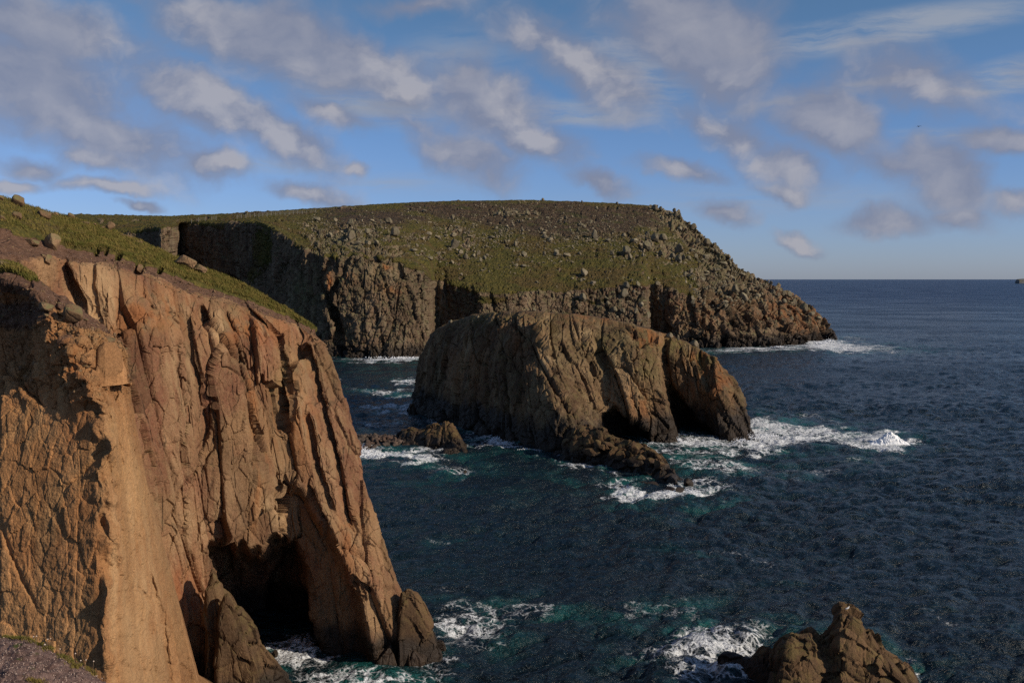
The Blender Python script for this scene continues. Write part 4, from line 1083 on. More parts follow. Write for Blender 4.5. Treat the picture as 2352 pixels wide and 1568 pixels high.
for (x, y, w, k) in [(30, 515, 50, 'rounded'), (210, 425, 60, 'angular'), (165, 365, 60, 'flat'), (255, 515, 50, 'rounded'), (320, 525, 75, 'angular'), (365, 570, 40, 'long'), (445, 655, 80, 'rounded'), (445, 695, 40, 'angular'), (505, 710, 55, 'angular'), (515, 395, 70, 'upright'), (605, 420, 60, 'angular'),
                  (720, 385, 40, 'rounded'), (790, 425, 80, 'angular'), (875, 475, 85, 'blocky'), (880, 390, 40, 'upright'), (940, 420, 70, 'upright'), (1000, 420, 80, 'blocky'), (970, 520, 50, 'upright'), (740, 510, 90, 'blocky'), (760, 545, 50, 'upright'), (645, 520, 40, 'upright'),
                  (1100, 500, 80, 'upright'), (1095, 560, 60, 'upright'), (1130, 545, 40, 'upright'), (1170, 550, 50, 'blocky'), (1060, 540, 60, 'blocky'), (1220, 545, 40, 'upright'), (1190, 490, 60, 'angular'), (1290, 540, 80, 'angular'), (1230, 430, 50, 'blocky'), (1285, 450, 75, 'blocky'),
                  (1240, 385, 55, 'flat'), (1205, 330, 60, 'blocky'), (1160, 290, 50, 'flat'), (1105, 345, 60, 'rounded'), (1020, 240, 50, 'blocky'), (1075, 250, 45, 'upright'), (1110, 255, 40, 'blocky'), (1020, 210, 45, 'flat'), (1070, 208, 40, 'blocky'), (1100, 215, 30, 'upright'), (935, 205, 60, 'blocky'), (970, 210, 40, 'blocky'), (905, 200, 50, 'blocky'), (990, 275, 40, 'blocky'),
                  (1355, 500, 40, 'blocky'), (1400, 590, 70, 'angular'), (1445, 545, 38, 'upright'), (1475, 548, 28, 'upright'), (1490, 605, 60, 'angular'), (1450, 580, 40, 'upright'), (1150, 650, 50, 'rounded'), (1180, 635, 40, 'upright'), (1290, 640, 50, 'angular'), (1535, 660, 50, 'angular'), (1265, 700, 60, 'angular'),
                  (1310, 780, 60, 'long'), (1490, 770, 80, 'blocky'), (1450, 800, 90, 'blocky'), (1540, 830, 100, 'rounded'), (1420, 840, 80, 'long'), (1560, 780, 50, 'blocky'), (1640, 800, 60, 'angular'), (1700, 735, 26, 'upright'), (1705, 702, 20, 'rounded'), (1730, 725, 30, 'upright'), (1775, 760, 40, 'blocky'), (1750, 790, 50, 'blocky'), (1790, 800, 40, 'blocky'),
                  (1825, 790, 50, 'blocky'), (1870, 810, 50, 'upright'), (1830, 850, 50, 'blocky'), (1900, 860, 60, 'blocky'), (1960, 920, 80, 'upright'), (2020, 930, 60, 'angular'), (2060, 960, 60, 'angular'), (1190, 830, 40, 'upright'), (1185, 870, 50, 'blocky'), (1270, 860, 50, 'angular'), (1370, 880, 40, 'angular'), (1430, 880, 40, 'upright'),
                  (740, 740, 60, 'blocky'), (820, 740, 50, 'upright'), (770, 700, 40, 'angular'), (720, 800, 80, 'blocky'), (840, 870, 60, 'rounded'), (610, 860, 45, 'blocky'), (650, 910, 60, 'blocky'), (705, 915, 45, 'blocky'), (800, 910, 40, 'upright'), (890, 680, 30, 'rounded'), (950, 720, 50, 'rounded'), (430, 830, 80, 'blocky'), (880, 960, 60, 'upright')]:
    X, Yp = c4(x, y); BIG.append((X, Yp, w * .332, k))
r2 = np.random.default_rng(5)
FILL = [(1190, 560, 130, 60, 60, 9), (1330, 500, 170, 40, 60, 8), (1000, 540, 100, 50, 30, 9), (1240, 500, 40, 14, 24, 10), (1150, 540, 30, 50, 26, 11), (1620, 600, 60, 70, 0, 12), (1400, 600, 140, 60, 20, 8)]
cand = []
def dens_ok(x, y):
    return 470 < y < 700
for (x, y, a, b, n, w) in FILL:
    for _ in range(n): cand.append((x + a * r2.normal() * .6, y + b * r2.normal() * .6, w * r2.uniform(.6, 1.4)))
ridge_pts = [(1520, 482), (1560, 500), (1600, 535), (1640, 572), (1670, 600), (1700, 622), (1730, 645), (1780, 668), (1840, 700), (1880, 725)]
for _ in range(90):
    k = r2.uniform(0, len(ridge_pts) - 1.01); i = int(k); f = k - i
    x = ridge_pts[i][0] * (1 - f) + ridge_pts[i + 1][0] * f; y = ridge_pts[i][1] * (1 - f) + ridge_pts[i + 1][1] * f
    cand.append((x - abs(r2.normal()) * 34, y + 4 + abs(r2.normal()) * 34, r2.uniform(8, 20)))
for (x, y, w) in cand:
    if len(BIG) >= 296: break
    BIG.append((x, y, w, None))
named = {}
firsts = {}
kin_i = {n: i for i, (n, _) in enumerate(PB)}
cnt = {}
entries = []
for (x, y, w, k) in BIG:
    if k is None: k = KIN[int(r2.integers(0, 8))][0]
    i = kin_i[k]
    lx = loc_head(x, y)
    u, v = to_pic(lx)
    if abs(u - x) + abs(v - y) > 12: continue
    s = w * PXM(lx[1]) / 2 / KIN[i][1]
    lab = f"{szw(w)} {k} grey boulder {zone(x, y)}".replace('medium-sized', 'mid-sized').replace('on the right-hand boulder slope', 'on the right boulder slope')
    cnt[lab] = cnt.get(lab, 0) + 1
    entries.append([lab, x, y, w, i, lx, s])
# tell look-alikes apart by what lies around them
def where(x, y, lst):
    xs = sorted(e[1] for e in lst)
    ys = sorted(e[2] for e in lst)
    n = len(lst)
    if n == 1: return ''
    if n == 2: return ', left of two alike' if x == xs[0] else ', right of two alike'
    r = xs.index(x)
    if r == 0: return ', leftmost such'
    if r == n - 1: return ', rightmost such'
    return ', %s from left' % ['', 'second', 'third', 'fourth', 'fifth', 'sixth', 'seventh', 'eighth', 'ninth', 'tenth', 'eleventh', 'twelfth', 'thirteenth', 'fourteenth', 'fifteenth'][min(r, 14)]
bylab = {}
for e in entries: bylab.setdefault(e[0], []).append(e)
for e in entries:
    wv = where(e[1], e[2], bylab[e[0]])
    lab = e[0] + (wv if wv is not None else ' among others like it')
    i = e[4]
    lx = e[5]
    put('boulder', PB[i][1], (lx[0], lx[1], lx[2] - e[6] * .16), e[6], r2.uniform(0, 6.28) if KIN[i][0] != 'long' else r2.uniform(-.5, .5), lab, 'boulder', 'granite boulders on the far headland', tilt=(r2.uniform(-.15, .15), r2.uniform(-.15, .15)))

# smaller stones past counting: one mesh
def scatter(name, protos, items, mat, label=None):
    V, F, T = [], [], []
    n0 = 0
    data = []
    for nm, me in protos:
        v = np.array([x.co[:] for x in me.vertices]); f = np.array([p.vertices[:] for p in me.polygons])
        data.append((v, f))
    for (loc, s, rz, k) in items:
        v, f = data[k % len(data)]
        c, s_ = math.cos(rz), math.sin(rz)
        M = np.array([[c, -s_, 0], [s_, c, 0], [0, 0, 1]])
        V.append(v @ M.T * s + np.asarray(loc)); F.append(f + n0); n0 += len(v)
        T.append(np.full(len(v), math.sin(loc[0] * 7.1 + loc[1])))
    V = np.concatenate(V); F = np.concatenate(F); T = np.concatenate(T)
    z = np.zeros(len(V))
    o = mesh_obj(name, V, F, mat, smooth=False, attrs={'tone': T, 'grass': z, 'soil': z, 'heather': z, 'lichen': z, 'rust': z, 'pale': z})
    props(o, label, kind='stuff')
    return o
fld = np.where((hdTR > 4.1) & (hdTR < 7.0))
idx = r2.integers(0, len(fld[0]), 26000)
items = []
hx, hy_ = hdx[fld[0][idx], fld[1][idx]], hdy[fld[0][idx], fld[1][idx]]
hp = HDp[fld[0][idx], fld[1][idx]]
clump = fbm(np.stack([hx * .016, hy_ * .026, 0 * hx], -1), 4, 71)
dn = np.exp(-((hx - 1250) / 330.) ** 2) * np.exp(-((hy_ - 535) / 60.) ** 2)
dn = np.maximum(dn, 1.1 * sstep(1520, 1640, hx))
dn = np.maximum(dn, .9 * np.exp(-((hx - 820) / 110.) ** 2) * np.exp(-((hy_ - 530) / 32.) ** 2))
dn = np.where(hx > 1560, dn * .40 * (hy_ < 700) + .0, dn)
keep = (r2.uniform(size=len(hx)) < np.clip((clump * 2.4 + 0.30), 0, 1) * dn) & (hy_ < 700 + (hx > 1560) * 100)
for k in np.where(keep)[0][:2600]:
    s = min(r2.uniform(.9, 2.2) / r2.uniform(.35, 1) ** .8, 4.5) * PXM(hp[k][1]) * (1.9 if hx[k] > 1560 else 1.0)
    items.append(((hp[k][0], hp[k][1], hp[k][2] - s * .2), s, r2.uniform(0, 6.28), int(r2.integers(0, 8))))
for e in entries:
    for _ in range(6):
        q = loc_head(e[1] + r2.normal() * e[3] * .8, e[2] + abs(r2.normal()) * e[3] * .35)
        ss = e[6] * r2.uniform(.15, .45)
        items.append(((q[0], q[1], q[2] - ss * .2), ss, r2.uniform(0, 6.28), int(r2.integers(0, 8))))
scatter('rubble', PBs, items, M_boulder, 'small grey stones strewn over the far headland slope')

# boulders on the near cliff and its turf
NEARB = [  # x, y(base), width, kind, where, label
 (40, 470, 36, 'rounded', 'w', 'lichen-grey rounded boulder on the turf skyline, upper of the two big ones at far left'),
 (103, 499, 46, 'angular', 'w', 'broad weathered boulder on the turf skyline left of the small round one'),
 (40, 501, 28, 'rounded', 'w', 'domed boulder half sunk in the turf below the skyline boulders'),
 (163, 500, 20, 'rounded', 'w', 'single small round boulder on the skyline where near turf meets far heather'),
 (3, 458, 16, 'rounded', 'w', 'boulder on the turf skyline cut by the left picture edge'),
 (128, 494, 22, 'flat', 'w', 'dark flat boulder on the turf skyline beside the small round boulder'),
 (3, 500, 16, 'rounded', 'w', 'pale boulder in the turf at the left picture edge'),
 (216, 516, 16, 'flat', 'w', 'pale flat stone in the turf left of the leaning pointed boulder'),
 (195, 513, 26, 'long', 'w', 'long pale ledge stone lying in turf below the round skyline boulder'),
 (250, 528, 26, 'pointed', 'w', 'pointed lichen boulder leaning on the crest of the near turf'),
 (236, 524, 18, 'flat', 'w', 'dark flat stone at the foot of the leaning pointed boulder'),
 (290, 545, 30, 'long', 'w', 'low grey rock ledge on the crest right of the pointed boulder'),
 (318, 556, 22, 'long', 'w', 'low pale stone on the crest above the small rocky promontory'),
 (190, 536, 18, 'long', 'w', 'thin slanting pale stone in the middle of the near turf'),
 (434, 614, 62, 'squat', 'w', 'big pale boulder perched on the lower turf edge, left half of the pair'),
 (463, 624, 40, 'squat', 'w', 'pale boulder touching the right side of the big perched one'),
 (322, 622, 24, 'blocky', 'w', 'square tan block sticking out of the soil bank beneath the turf'),
 (282, 600, 20, 'flat', 'w', 'small tan stone in the soil bank left of the square block'),
 (435, 652, 9, 'rounded', 'w', 'tiny tan stone in the soil bank right of the square block'),
 (125, 570, 46, 'blocky', 'w', 'large lichen-topped block at the soil edge under the turf'),
 (80, 560, 40, 'angular', 'w', 'dark angular block left of the lichen-topped block'),
 (115, 602, 26, 'blocky', 'w', 'orange block below the lichen-topped block on the cliff edge'),
 (98, 585, 14, 'angular', 'w', 'small tan stone wedged under the lichen-topped block'),
 (10, 612, 40, 'angular', 'b', 'tan boulder beside the grass tuft at the left picture edge'),
 (108, 708, 48, 'angular', 'b', 'grey-tan boulder with a shadowed left side on the near ledge'),
 (165, 735, 56, 'rounded', 'b', 'rounded tan boulder with yellow lichen on the near buttress top'),
 (105, 724, 18, 'angular', 'b', 'small tan stone under the two boulders on the near ledge'),
 (253, 784, 40, 'angular', 'b', 'wedge-shaped block balanced on top of the big orange block'),
]
for (x, y, w, k, wh, lab) in NEARB:
    i = kin_i[k]
    lx = (loc_wall if wh == 'w' else loc_but)(x, y)
    s = 1.08 * w * PXM(lx[1]) / 2 / KIN[i][1]
    put('boulder', PT[i][1], (lx[0], lx[1] - s * .25, lx[2] - s * .1), s, r2.uniform(-.4, .4), lab, 'boulder', None, tilt=(0, r2.uniform(0, .25)))
lump_rock('orange_block', [(220, 886, 71.3), (218, 840, 71.5), (227, 800, 71.8), (240, 786, 72), (262, 787, 72.6), (277, 810, 73.0), (291, 850, 73.6), (294, 888, 73.8)], 1.0, 1.6, M_orange, 83, 0.07, 90, 70,
     'big smooth orange-tan block on the top edge of the near buttress', 'rock', sc_=1.4, pw=.4, zb=32.35)

items = []
for (pp_, tr_, lo_, hi_, xx_, nn_, szs) in ((NWp, nwTR, 6.95, 7.6, nwx, 420, (.05, .24)), (NBp, nbTR, 7.2, 9.2, nbx, 260, (.06, .30)), (NBp, nbTR, 5.6, 7.2, nbx, 160, (.06, .28))):
    ii = np.where(((tr_ > lo_) & (tr_ < hi_) & (xx_ > -40)).ravel())[0]
    for j in rng.choice(ii, nn_):
        q = pp_.reshape(-1, 3)[j]; ss = float(rng.uniform(*szs) * rng.uniform(.4, 1))
        items.append(((q[0], q[1], q[2] - ss * .2), ss, float(rng.uniform(0, 6.28)), int(rng.integers(0, 8))))
scatter('rubble', PTs, items, M_tan, 'small broken tan stones lying in the soil of the near cliff edge')
# stones of the spur and the shoals
for k in range(70):
    t = k / 69.
    cx = np.interp(t, [0, .35, .7, 1], [1340, 1420, 1485, 1535]); cy = np.interp(t, [0, .35, .7, 1], [1010, 1035, 1060, 1105])
    x, y = cx + r2.normal() * 14, cy + r2.normal() * 12
    Y = 221 - 23 * t + r2.normal() * 1.5
    pt = P(x, y, Y)
    if pt[2] < -.3: continue
    s = r2.uniform(.8, 2.1); i = int(r2.integers(0, 8))
    put('spur_rock', PS[i][1], (pt[0], pt[1] - 3, pt[2] - s * .55), s, r2.uniform(0, 6.28), f"{['small', 'large'][int(s > 1.45)]} {KIN[i][0]} brown rock on the {['left', 'right'][int(x > cx)]} side of the spur, {['by the stack', 'one third out', 'two thirds out', 'near the tip'][min(3, int(t * 4))]}", 'rock', 'rocks of the spur below the sea stack', tilt=(r2.uniform(-.4, .4), r2.uniform(-.4, .4)))
for j, (x, y, w, k, lab) in enumerate([(1545, 1112, 40, 'angular', 'upper dark rock of the small shoal off the tip of the spur'), (1578, 1118, 26, 'blocky', 'brown rock at the right end of the shoal off the spur'), (1540, 1128, 30, 'flat', 'flat wet rock at the lower left of the shoal off the spur'),
                      (1560, 1134, 30, 'angular', 'lowest brown rock of the shoal off the spur, in white foam'), (1498, 1115, 30, 'flat', 'low ochre rock in foam left of the shoal'), (1478, 1112, 22, 'flat', 'small low rock in foam below the spur'), (1068, 1086, 10, 'rounded', 'lone small dark rock breaking the surface in a foam patch'),
                      (1752, 797, 14, 'flat', 'low dark rock in the surf off the far point'), (1775, 795, 10, 'flat', 'second low rock in the surf off the far point'), (632, 1505, 24, 'angular', 'small wet rock in the foam inside the cave mouth')]):
    X, Y = sea_pt(x, y)
    i = kin_i[k]
    s = w * PXM(Y) / 2 / KIN[i][1]
    put('shoal_rock', PS[i][1], (X, Y, -s * .05), s * 1.25, r2.uniform(0, 6.28), lab, 'rock')
npb = 0
for k in range(230):
    u_, v_ = r2.uniform(), r2.uniform()
    x = 815 + 125 * u_; y = 1003 + (10 + 22 * (1 - .5 * u_)) * v_
    X, Y = sea_pt(x, y)
    s = r2.uniform(.5, 1.15)
    i = [0, 7, 2, 0][int(r2.integers(0, 4))]
    hz = 1.5 * math.sin(math.pi * min(1, max(0, v_))) * (1 - .3 * u_) - .3
    put('beach_boulder', PP[i][1], (X, Y, hz - s * .3), s, r2.uniform(0, 6.28),
        f"{['small', 'large'][int(s > .85)]} rounded {['grey', 'brown', 'dark'][k % 3]} stone in the {['back', 'middle', 'front'][min(2, int(v_ * 3))]} of the pebble bar, {['left end', 'centre', 'right end'][min(2, int(u_ * 3))]}", 'boulder', 'stones of the pebble bar')
lump_rock('pebble_bank', [(790, 1012, 262), (830, 1006, 262), (880, 1003, 262), (930, 1006, 260), (950, 1014, 258)], 8, 4, M_pebble, 87, 0.15, 60, 30, 'low bank of dark gravel under the rounded stones beside the near cliff', 'gravel bank')
# knobs on the stack's top
for (x, y, w, k, lab) in [(c5(312, 138) + (14, 'rounded', 'ochre round knob at the left end of the sea stack top')), (c5(478, 110) + (12, 'rounded', 'small ochre knob right of the left-end knob on the stack top')), (c5(828, 66) + (12, 'blocky', 'small block on the highest point of the sea stack')),
                          (c5(1668, 225) + (20, 'rounded', 'lichened round knob on the right shoulder of the stack')), (c5(1720, 240) + (12, 'upright', 'upright knob just right of the round knob on the stack shoulder')), (c5(1820, 275) + (24, 'rounded', 'yellow-lichened cap on the outermost leg of the stack')), (c5(1850, 280) + (12, 'upright', 'small upright cap stone at the very right of the stack top'))]:
    lx = loc_stack(x, y); i = kin_i[k]
    s = w * PXM(lx[1]) / 2 / KIN[i][1]
    put('knob', PB[i][1], (lx[0], lx[1], lx[2] - s * .2), s, 1.0, lab, 'rock')

# ------------------------------------------------------------------ grass
m_grass, N = new_mat('grass_blades')
oi = N.new('ShaderNodeNewGeometry')
gn = N.noise(oi.outputs['Position'], 0.7, 3, .6)
gn2 = N.noise(oi.outputs['Position'], 9.0, 2, .6)
gc = N.mixc(N.mapr(gn, .35, .65), C(.078, .080, .014), C(.155, .115, .030))
gc = N.mixc(N.mapr(gn2, .55, .75), gc, C(.24, .17, .07))
finish(N, gc, 0.8, None, .15)
def tufts(name, pts, nrm_up, hmin, hmax, nb, seed, label):
    r = np.random.default_rng(seed)
    n = len(pts)
    base = np.repeat(pts, nb, 0)
    m = len(base)
    base = base + r.normal(size=(m, 3)) * np.array([.10, .10, 0.02]) * (hmax / .4)
    hgt = r.uniform(hmin, hmax, m)[:, None]
    ang = r.uniform(0, 6.28, m)
    side = np.stack([np.cos(ang), np.sin(ang), 0 * ang], -1) * (hgt * .10)
    lean = np.stack([r.normal(size=m) * .35 - .35, r.normal(size=m) * .35, np.ones(m)], -1)
    a = base - side; b = base + side; c = base + lean * hgt
    V = np.stack([a, b, c], 1).reshape(-1, 3)
    F = np.arange(3 * m).reshape(-1, 3)
    o = mesh_obj(name, V, F, m_grass, smooth=False)
    return props(o, label, kind='stuff')
gm = (nwA['grass'] > .85) & (nwTR > 7.7) & (nwTR < 10.1) & (nwx > -60)
ii = np.where(gm.ravel())[0]
sel = rng.choice(ii, min(14000, len(ii)), replace=False)
tufts('grass', NWp.reshape(-1, 3)[sel], None, .12, .38, 6, 3, 'green and straw-coloured turf on the near cliff top')
gm = (nbA['grass'] > .5) & (nbTR > 9.3) & (nbTR < 10.2) & (nbx > -60)
ii = np.where(gm.ravel())[0]
if len(ii):
    sel = rng.choice(ii, min(1800, len(ii)), replace=False)
    tufts('grass', NBp.reshape(-1, 3)[sel], None, .15, .5, 7, 4, 'green grass tuft on the near ledge')

# ------------------------------------------------------------------ soil patch close to the camera
m_soil, N = new_mat('gritty_soil')
g = N.new('ShaderNodeNewGeometry'); pos = g.outputs['Position']
sc_ = N.mixc(N.mapr(N.noise(pos, 6, 6, .7), .35, .65), C(.085, .050, .042), C(.19, .125, .105))
sc_ = N.mixc(N.mapr(N.noise(pos, 70, 3, .6), .58, .70), sc_, C(.36, .27, .23))
sc_ = N.mixc(N.mapr(N.noise(pos, 2.2, 4, .6), .62, .70), sc_, C(.05, .06, .02))
finish(N, sc_, .95, N.bump(N.noise(pos, 60, 4, .7), 1, .015), .1)
FG = [(-700, 1430, 15.5), (-200, 1445, 15), (0, 1457, 14.8), (60, 1463, 14.6), (105, 1483, 14.4), (150, 1506, 14.2), (205, 1537, 13.9), (252, 1578, 13.6), (330, 1680, 13.2), (420, 1850, 12.8)]
fgn = [[(x - 60, y + 900, Y + 2.6) for x, y, Y in FG], [(x, y + 22, Y + .8) for x, y, Y in FG], FG, [(x - 5, y + 20, Y - .6) for x, y, Y in FG], [(x * .9 - 60, y + 300, Y - 4.5) for x, y, Y in FG], [(x * .8 - 300, y + 1400, Y - 9) for x, y, Y in FG]]
b, tr, tcx = densify(fgn, [20, 8, 10, 110, 60], [10, 22, 26, 22, 22, 24, 24, 24, 20], 3)
p = P(b[..., 0], b[..., 1], b[..., 2])
n = normals(p)
if n[..., 2].mean() < 0: n = -n
TRf = np.repeat(tr[:, None], len(tcx), 1)
p = p + n * (0.05 * fbm(p * 2.0, 3, 5) + 0.05 * fbm(p * 7, 4, 6) + 0.02 * fbm(p * 25, 3, 9))[..., None]
fgo = mesh_obj('foreground_soil', p, grid_faces(*p.shape[:2])[:, ::-1], m_soil)
props(fgo, kind='structure')
fgp = p
m_grit, N = new_mat('grit')
g = N.new('ShaderNodeNewGeometry')
finish(N, N.mixc(N.mapr(N.noise(g.outputs['Position'], 30, 2), .4, .6), C(.24, .16, .13), C(.40, .31, .26)), .9, None, .1)
fr = (TRf > 1.9) & (TRf < 4.4)
ii = np.where(fr.ravel())[0]
sel = rng.choice(ii, 6000)
pp = fgp.reshape(-1, 3)[sel] + rng.normal(size=(6000, 3)) * .02 * np.array([1, 1, 0])
PG = [('g', boulder_mesh(300 + k, 1, .8, .7, 5, 1)) for k in range(3)]
items = [((q[0], q[1], q[2] - .002), float(rng.uniform(.004, .013)), float(rng.uniform(0, 6.28)), k % 3) for k, q in enumerate(pp)]
scatter('gravel', PG, items, m_grit, 'loose pale grit on the dark soil at the lower left corner')
# moss and tufts along the rim, dried thrift flowers
rim = [(50, 1461), (62, 1463), (70, 1466), (90, 1474), (108, 1484), (113, 1487), (145, 1502), (155, 1508), (162, 1516), (170, 1524), (180, 1526), (205, 1532), (215, 1540), (95, 1562), (85, 1560), (70, 1555), (30, 1458), (15, 1457)]
locf = locator(fgp, TRf, 1.5, 4.5)
tp = []
for (x, y) in rim:
    for _ in range(26):
        q = locf(x + rng.normal() * 5, y + 3 + rng.normal() * 2); tp.append(q)
tufts('moss', np.array(tp) + rng.normal(size=(len(tp), 3)) * np.array([.02, .02, 0]), None, .015, .05, 8, 8, 'small green cushions on the rim of the soil patch')
m_stem, N = new_mat('dry_stem'); finish(N, C(.20, .14, .09), .8)
m_head_, N = new_mat('dry_flower'); finish(N, C(.50, .40, .33), .8)
for (x, y, hpx, lab) in [(75, 1482, 22, 'leftmost tall dried flower stem on the rim of the soil patch'), (81, 1482, 24, 'tall dried flower stem standing next to the leftmost one'), (101, 1488, 8, 'short dried flower with the largest pale head'), (108, 1490, 22, 'dried flower stem right of the largest pale head'), (113, 1490, 26, 'tallest dried flower stem in the middle of the rim'),
                        (136, 1505, 16, 'lone dried flower stem between two green cushions'), (170, 1524, 26, 'dried flower stem above the long green cushion'), (182, 1530, 14, 'short dried flower at the right end of the long cushion'), (196, 1538, 26, 'dark dried flower stem near the right end of the rim'), (213, 1548, 32, 'rightmost and tall dried flower stem on the rim')]:
    q = locf(x, y)
    hgt = hpx * PXM(q[1])
    t = bpy.data.objects.new('dried_thrift', None); COL.objects.link(t); t.location = q; props(t, lab, 'flower', 'dried flowers on the soil rim')
    k = 6; zs = np.linspace(0, hgt, 5); V = []
    for z_ in zs:
        for a in range(k):
            V.append((.0022 * math.cos(a * 6.283 / k) + .012 * (z_ / hgt) ** 2, .0022 * math.sin(a * 6.283 / k), z_))
    F = [[i * k + a, i * k + (a + 1) % k, (i + 1) * k + (a + 1) % k, (i + 1) * k + a] for i in range(4) for a in range(k)]
    mesh_obj('stem', V, F, m_stem, t)
    me = boulder_mesh(int(400 + x), 1, 1, .8, 6, 2, smooth=True); me.materials.append(m_head_)
    o = bpy.data.objects.new('flower_head', me); COL.objects.link(o); o.parent = t
    o.location = (.012, 0, hgt - .004); o.scale = (.012,) * 3 if lab.startswith('short dried flower with') is False else (.018,) * 3

# ------------------------------------------------------------------ fence on the plateau
m_wood, N = new_mat('fence_wood'); finish(N, C(.22, .20, .17), .85)
m_wire, N = new_mat('fence_wire'); finish(N, C(.25, .25, .25), .5)
fence = bpy.data.objects.new('wire_fence', None); COL.objects.link(fence)
fl = [(446, 509, 10), (455, 507, 8), (472, 505, 8), (487, 504, 9), (497, 503, 8)] + [(544 + 10 * k, 500 - 0.75 * k, 9) for k in range(0, 19)]
fl = [(439 + 0 * 1, 510, 9)] + fl[1:]
q0 = loc_head(545, 500)
fence.location = q0
props(fence, 'thin post-and-wire fence along the edge of the far cliff top', 'fence')
prev = None
wv, wf_ = [], []
pm = None
for (x, y, hp_) in fl:
    q = loc_head(x, y + 2)
    hgt = hp_ * PXM(q[1]); r_ = 0.12
    if pm is None:
        V = [(sx * r_, sy * r_, z_) for z_ in (-.5, hgt) for sx, sy in ((-1, -1), (1, -1), (1, 1), (-1, 1))]
        V.append((0, 0, hgt + .06))
        o = mesh_obj('post', V[:8], [[0, 1, 5, 4], [1, 2, 6, 5], [2, 3, 7, 6], [3, 0, 4, 7], [4, 5, 6, 7]], m_wood, fence, smooth=False)
        pm = o.data
    else:
        o = bpy.data.objects.new('post', pm); COL.objects.link(o); o.parent = fence
    o.location = Vector(q) - Vector(q0)
    if prev is not None and x - prev[1] < 30:
        a, b_ = Vector(prev[0]) - Vector(q0), Vector(q) - Vector(q0)
        for lv in (.35, .62, .9):
            for (oa, ob) in ((0.0, .05),):
                i0 = len(wv)
                z1 = hgt * lv
                wv += [(a.x, a.y - .13, a.z + z1), (b_.x, b_.y - .13, b_.z + z1), (b_.x, b_.y - .13, b_.z + z1 + .05), (a.x, a.y - .13, a.z + z1 + .05),
                       (a.x, a.y - .08, a.z + z1), (b_.x, b_.y - .08, b_.z + z1), (b_.x, b_.y - .08, b_.z + z1 + .05), (a.x, a.y - .08, a.z + z1 + .05)]
                wf_ += [[i0 + c for c in f] for f in ([0, 1, 2, 3], [7, 6, 5, 4], [0, 4, 5, 1], [3, 2, 6, 7])]
    prev = (q, x)
mesh_obj('wire', wv, wf_, m_wire, fence, smooth=False)

# ------------------------------------------------------------------ birds
m_gw, N = new_mat('gull_white'); finish(N, C(.75, .75, .73), .7)
m_gd, N = new_mat('bird_dark'); finish(N, C(.05, .05, .055), .7)
m_gg, N = new_mat('gull_grey'); finish(N, C(.32, .34, .37), .7)
m_gy, N = new_mat('gull_bill'); finish(N, C(.6, .35, .05), .5)
def skin_body(name, pts, rad, mat, parent):
    me = bpy.data.meshes.new(name)
    me.from_pydata([tuple(p_) for p_ in pts], [(k, k + 1) for k in range(len(pts) - 1)], [])
    o = bpy.data.objects.new(name, me); COL.objects.link(o); o.parent = parent
    m_ = o.modifiers.new('skin', 'SKIN')
    for k, v in enumerate(me.skin_vertices[0].data): v.radius = rad[k] if isinstance(rad[k], tuple) else (rad[k], rad[k])
    me.skin_vertices[0].data[2].use_root = True
    s_ = o.modifiers.new('sub', 'SUBSURF'); s_.levels = 2; s_.render_levels = 2
    me.materials.append(mat)
    return o
def wing(name, sx, parent, mat, span, spread, z0=0.05):
    # tapered, bent wing with a few millimetres of thickness
    st_ = [(0.05, .0, .16, z0), (.30, .02, .15, z0 + .10), (.55, -.03, .12, z0 + .07), (.78, -.10, .07, z0 - .01), (.95, -.17, .015, z0 - .06)]
    V, F = [], []
    for (a, yc, ch, z_) in st_:
        for (dy, dz) in ((ch * .6, 0), (0, .014), (-ch, .002), (0, -.008)):
            V.append((sx * a * span, yc + dy, z_ + dz))
    for i in range(4):
        for j in range(4):
            q_ = [i * 4 + j, i * 4 + (j + 1) % 4, (i + 1) * 4 + (j + 1) % 4, (i + 1) * 4 + j]
            F.append(q_ if sx > 0 else q_[::-1])
    return mesh_obj(name, V, F, mat, parent)
def flying(x, y, Y, rz, body, wmat, lab, s=1.0, bank=0.1):
    t = bpy.data.objects.new('bird', None); COL.objects.link(t)
    t.location = P(x, y, Y); t.rotation_euler = (0, bank, rz); t.scale = (s, s, s)
    skin_body('body', [(0, -.26, 0), (0, -.16, .01), (0, 0, .02), (0, .14, .03), (0, .22, .035), (0, .27, .03)], [.02, .05, .075, .055, .045, .02], body, t)
    wing('wing', 1, t, wmat, .72, 1); wing('wing', -1, t, wmat, .72, 1)
    mesh_obj('tail', [(-.03, -.22, .01), (.03, -.22, .01), (.07, -.36, .0), (-.07, -.36, .0), (-.03, -.22, .0), (.03, -.22, .0), (.07, -.36, -.01), (-.07, -.36, -.01)], [[0, 1, 2, 3], [7, 6, 5, 4], [0, 3, 7, 4], [1, 5, 6, 2], [3, 2, 6, 7]], body, t)
    props(t, lab, 'bird')
flying(2110, 291, 215, .35, m_gd, m_gd, 'dark bird gliding in the sky above the open sea', 1.0, -.12)
flying(781, 871, 250, 1.0, m_gw, m_gg, 'white gull flying low over the channel beside the near cliff', 1.0, .5)
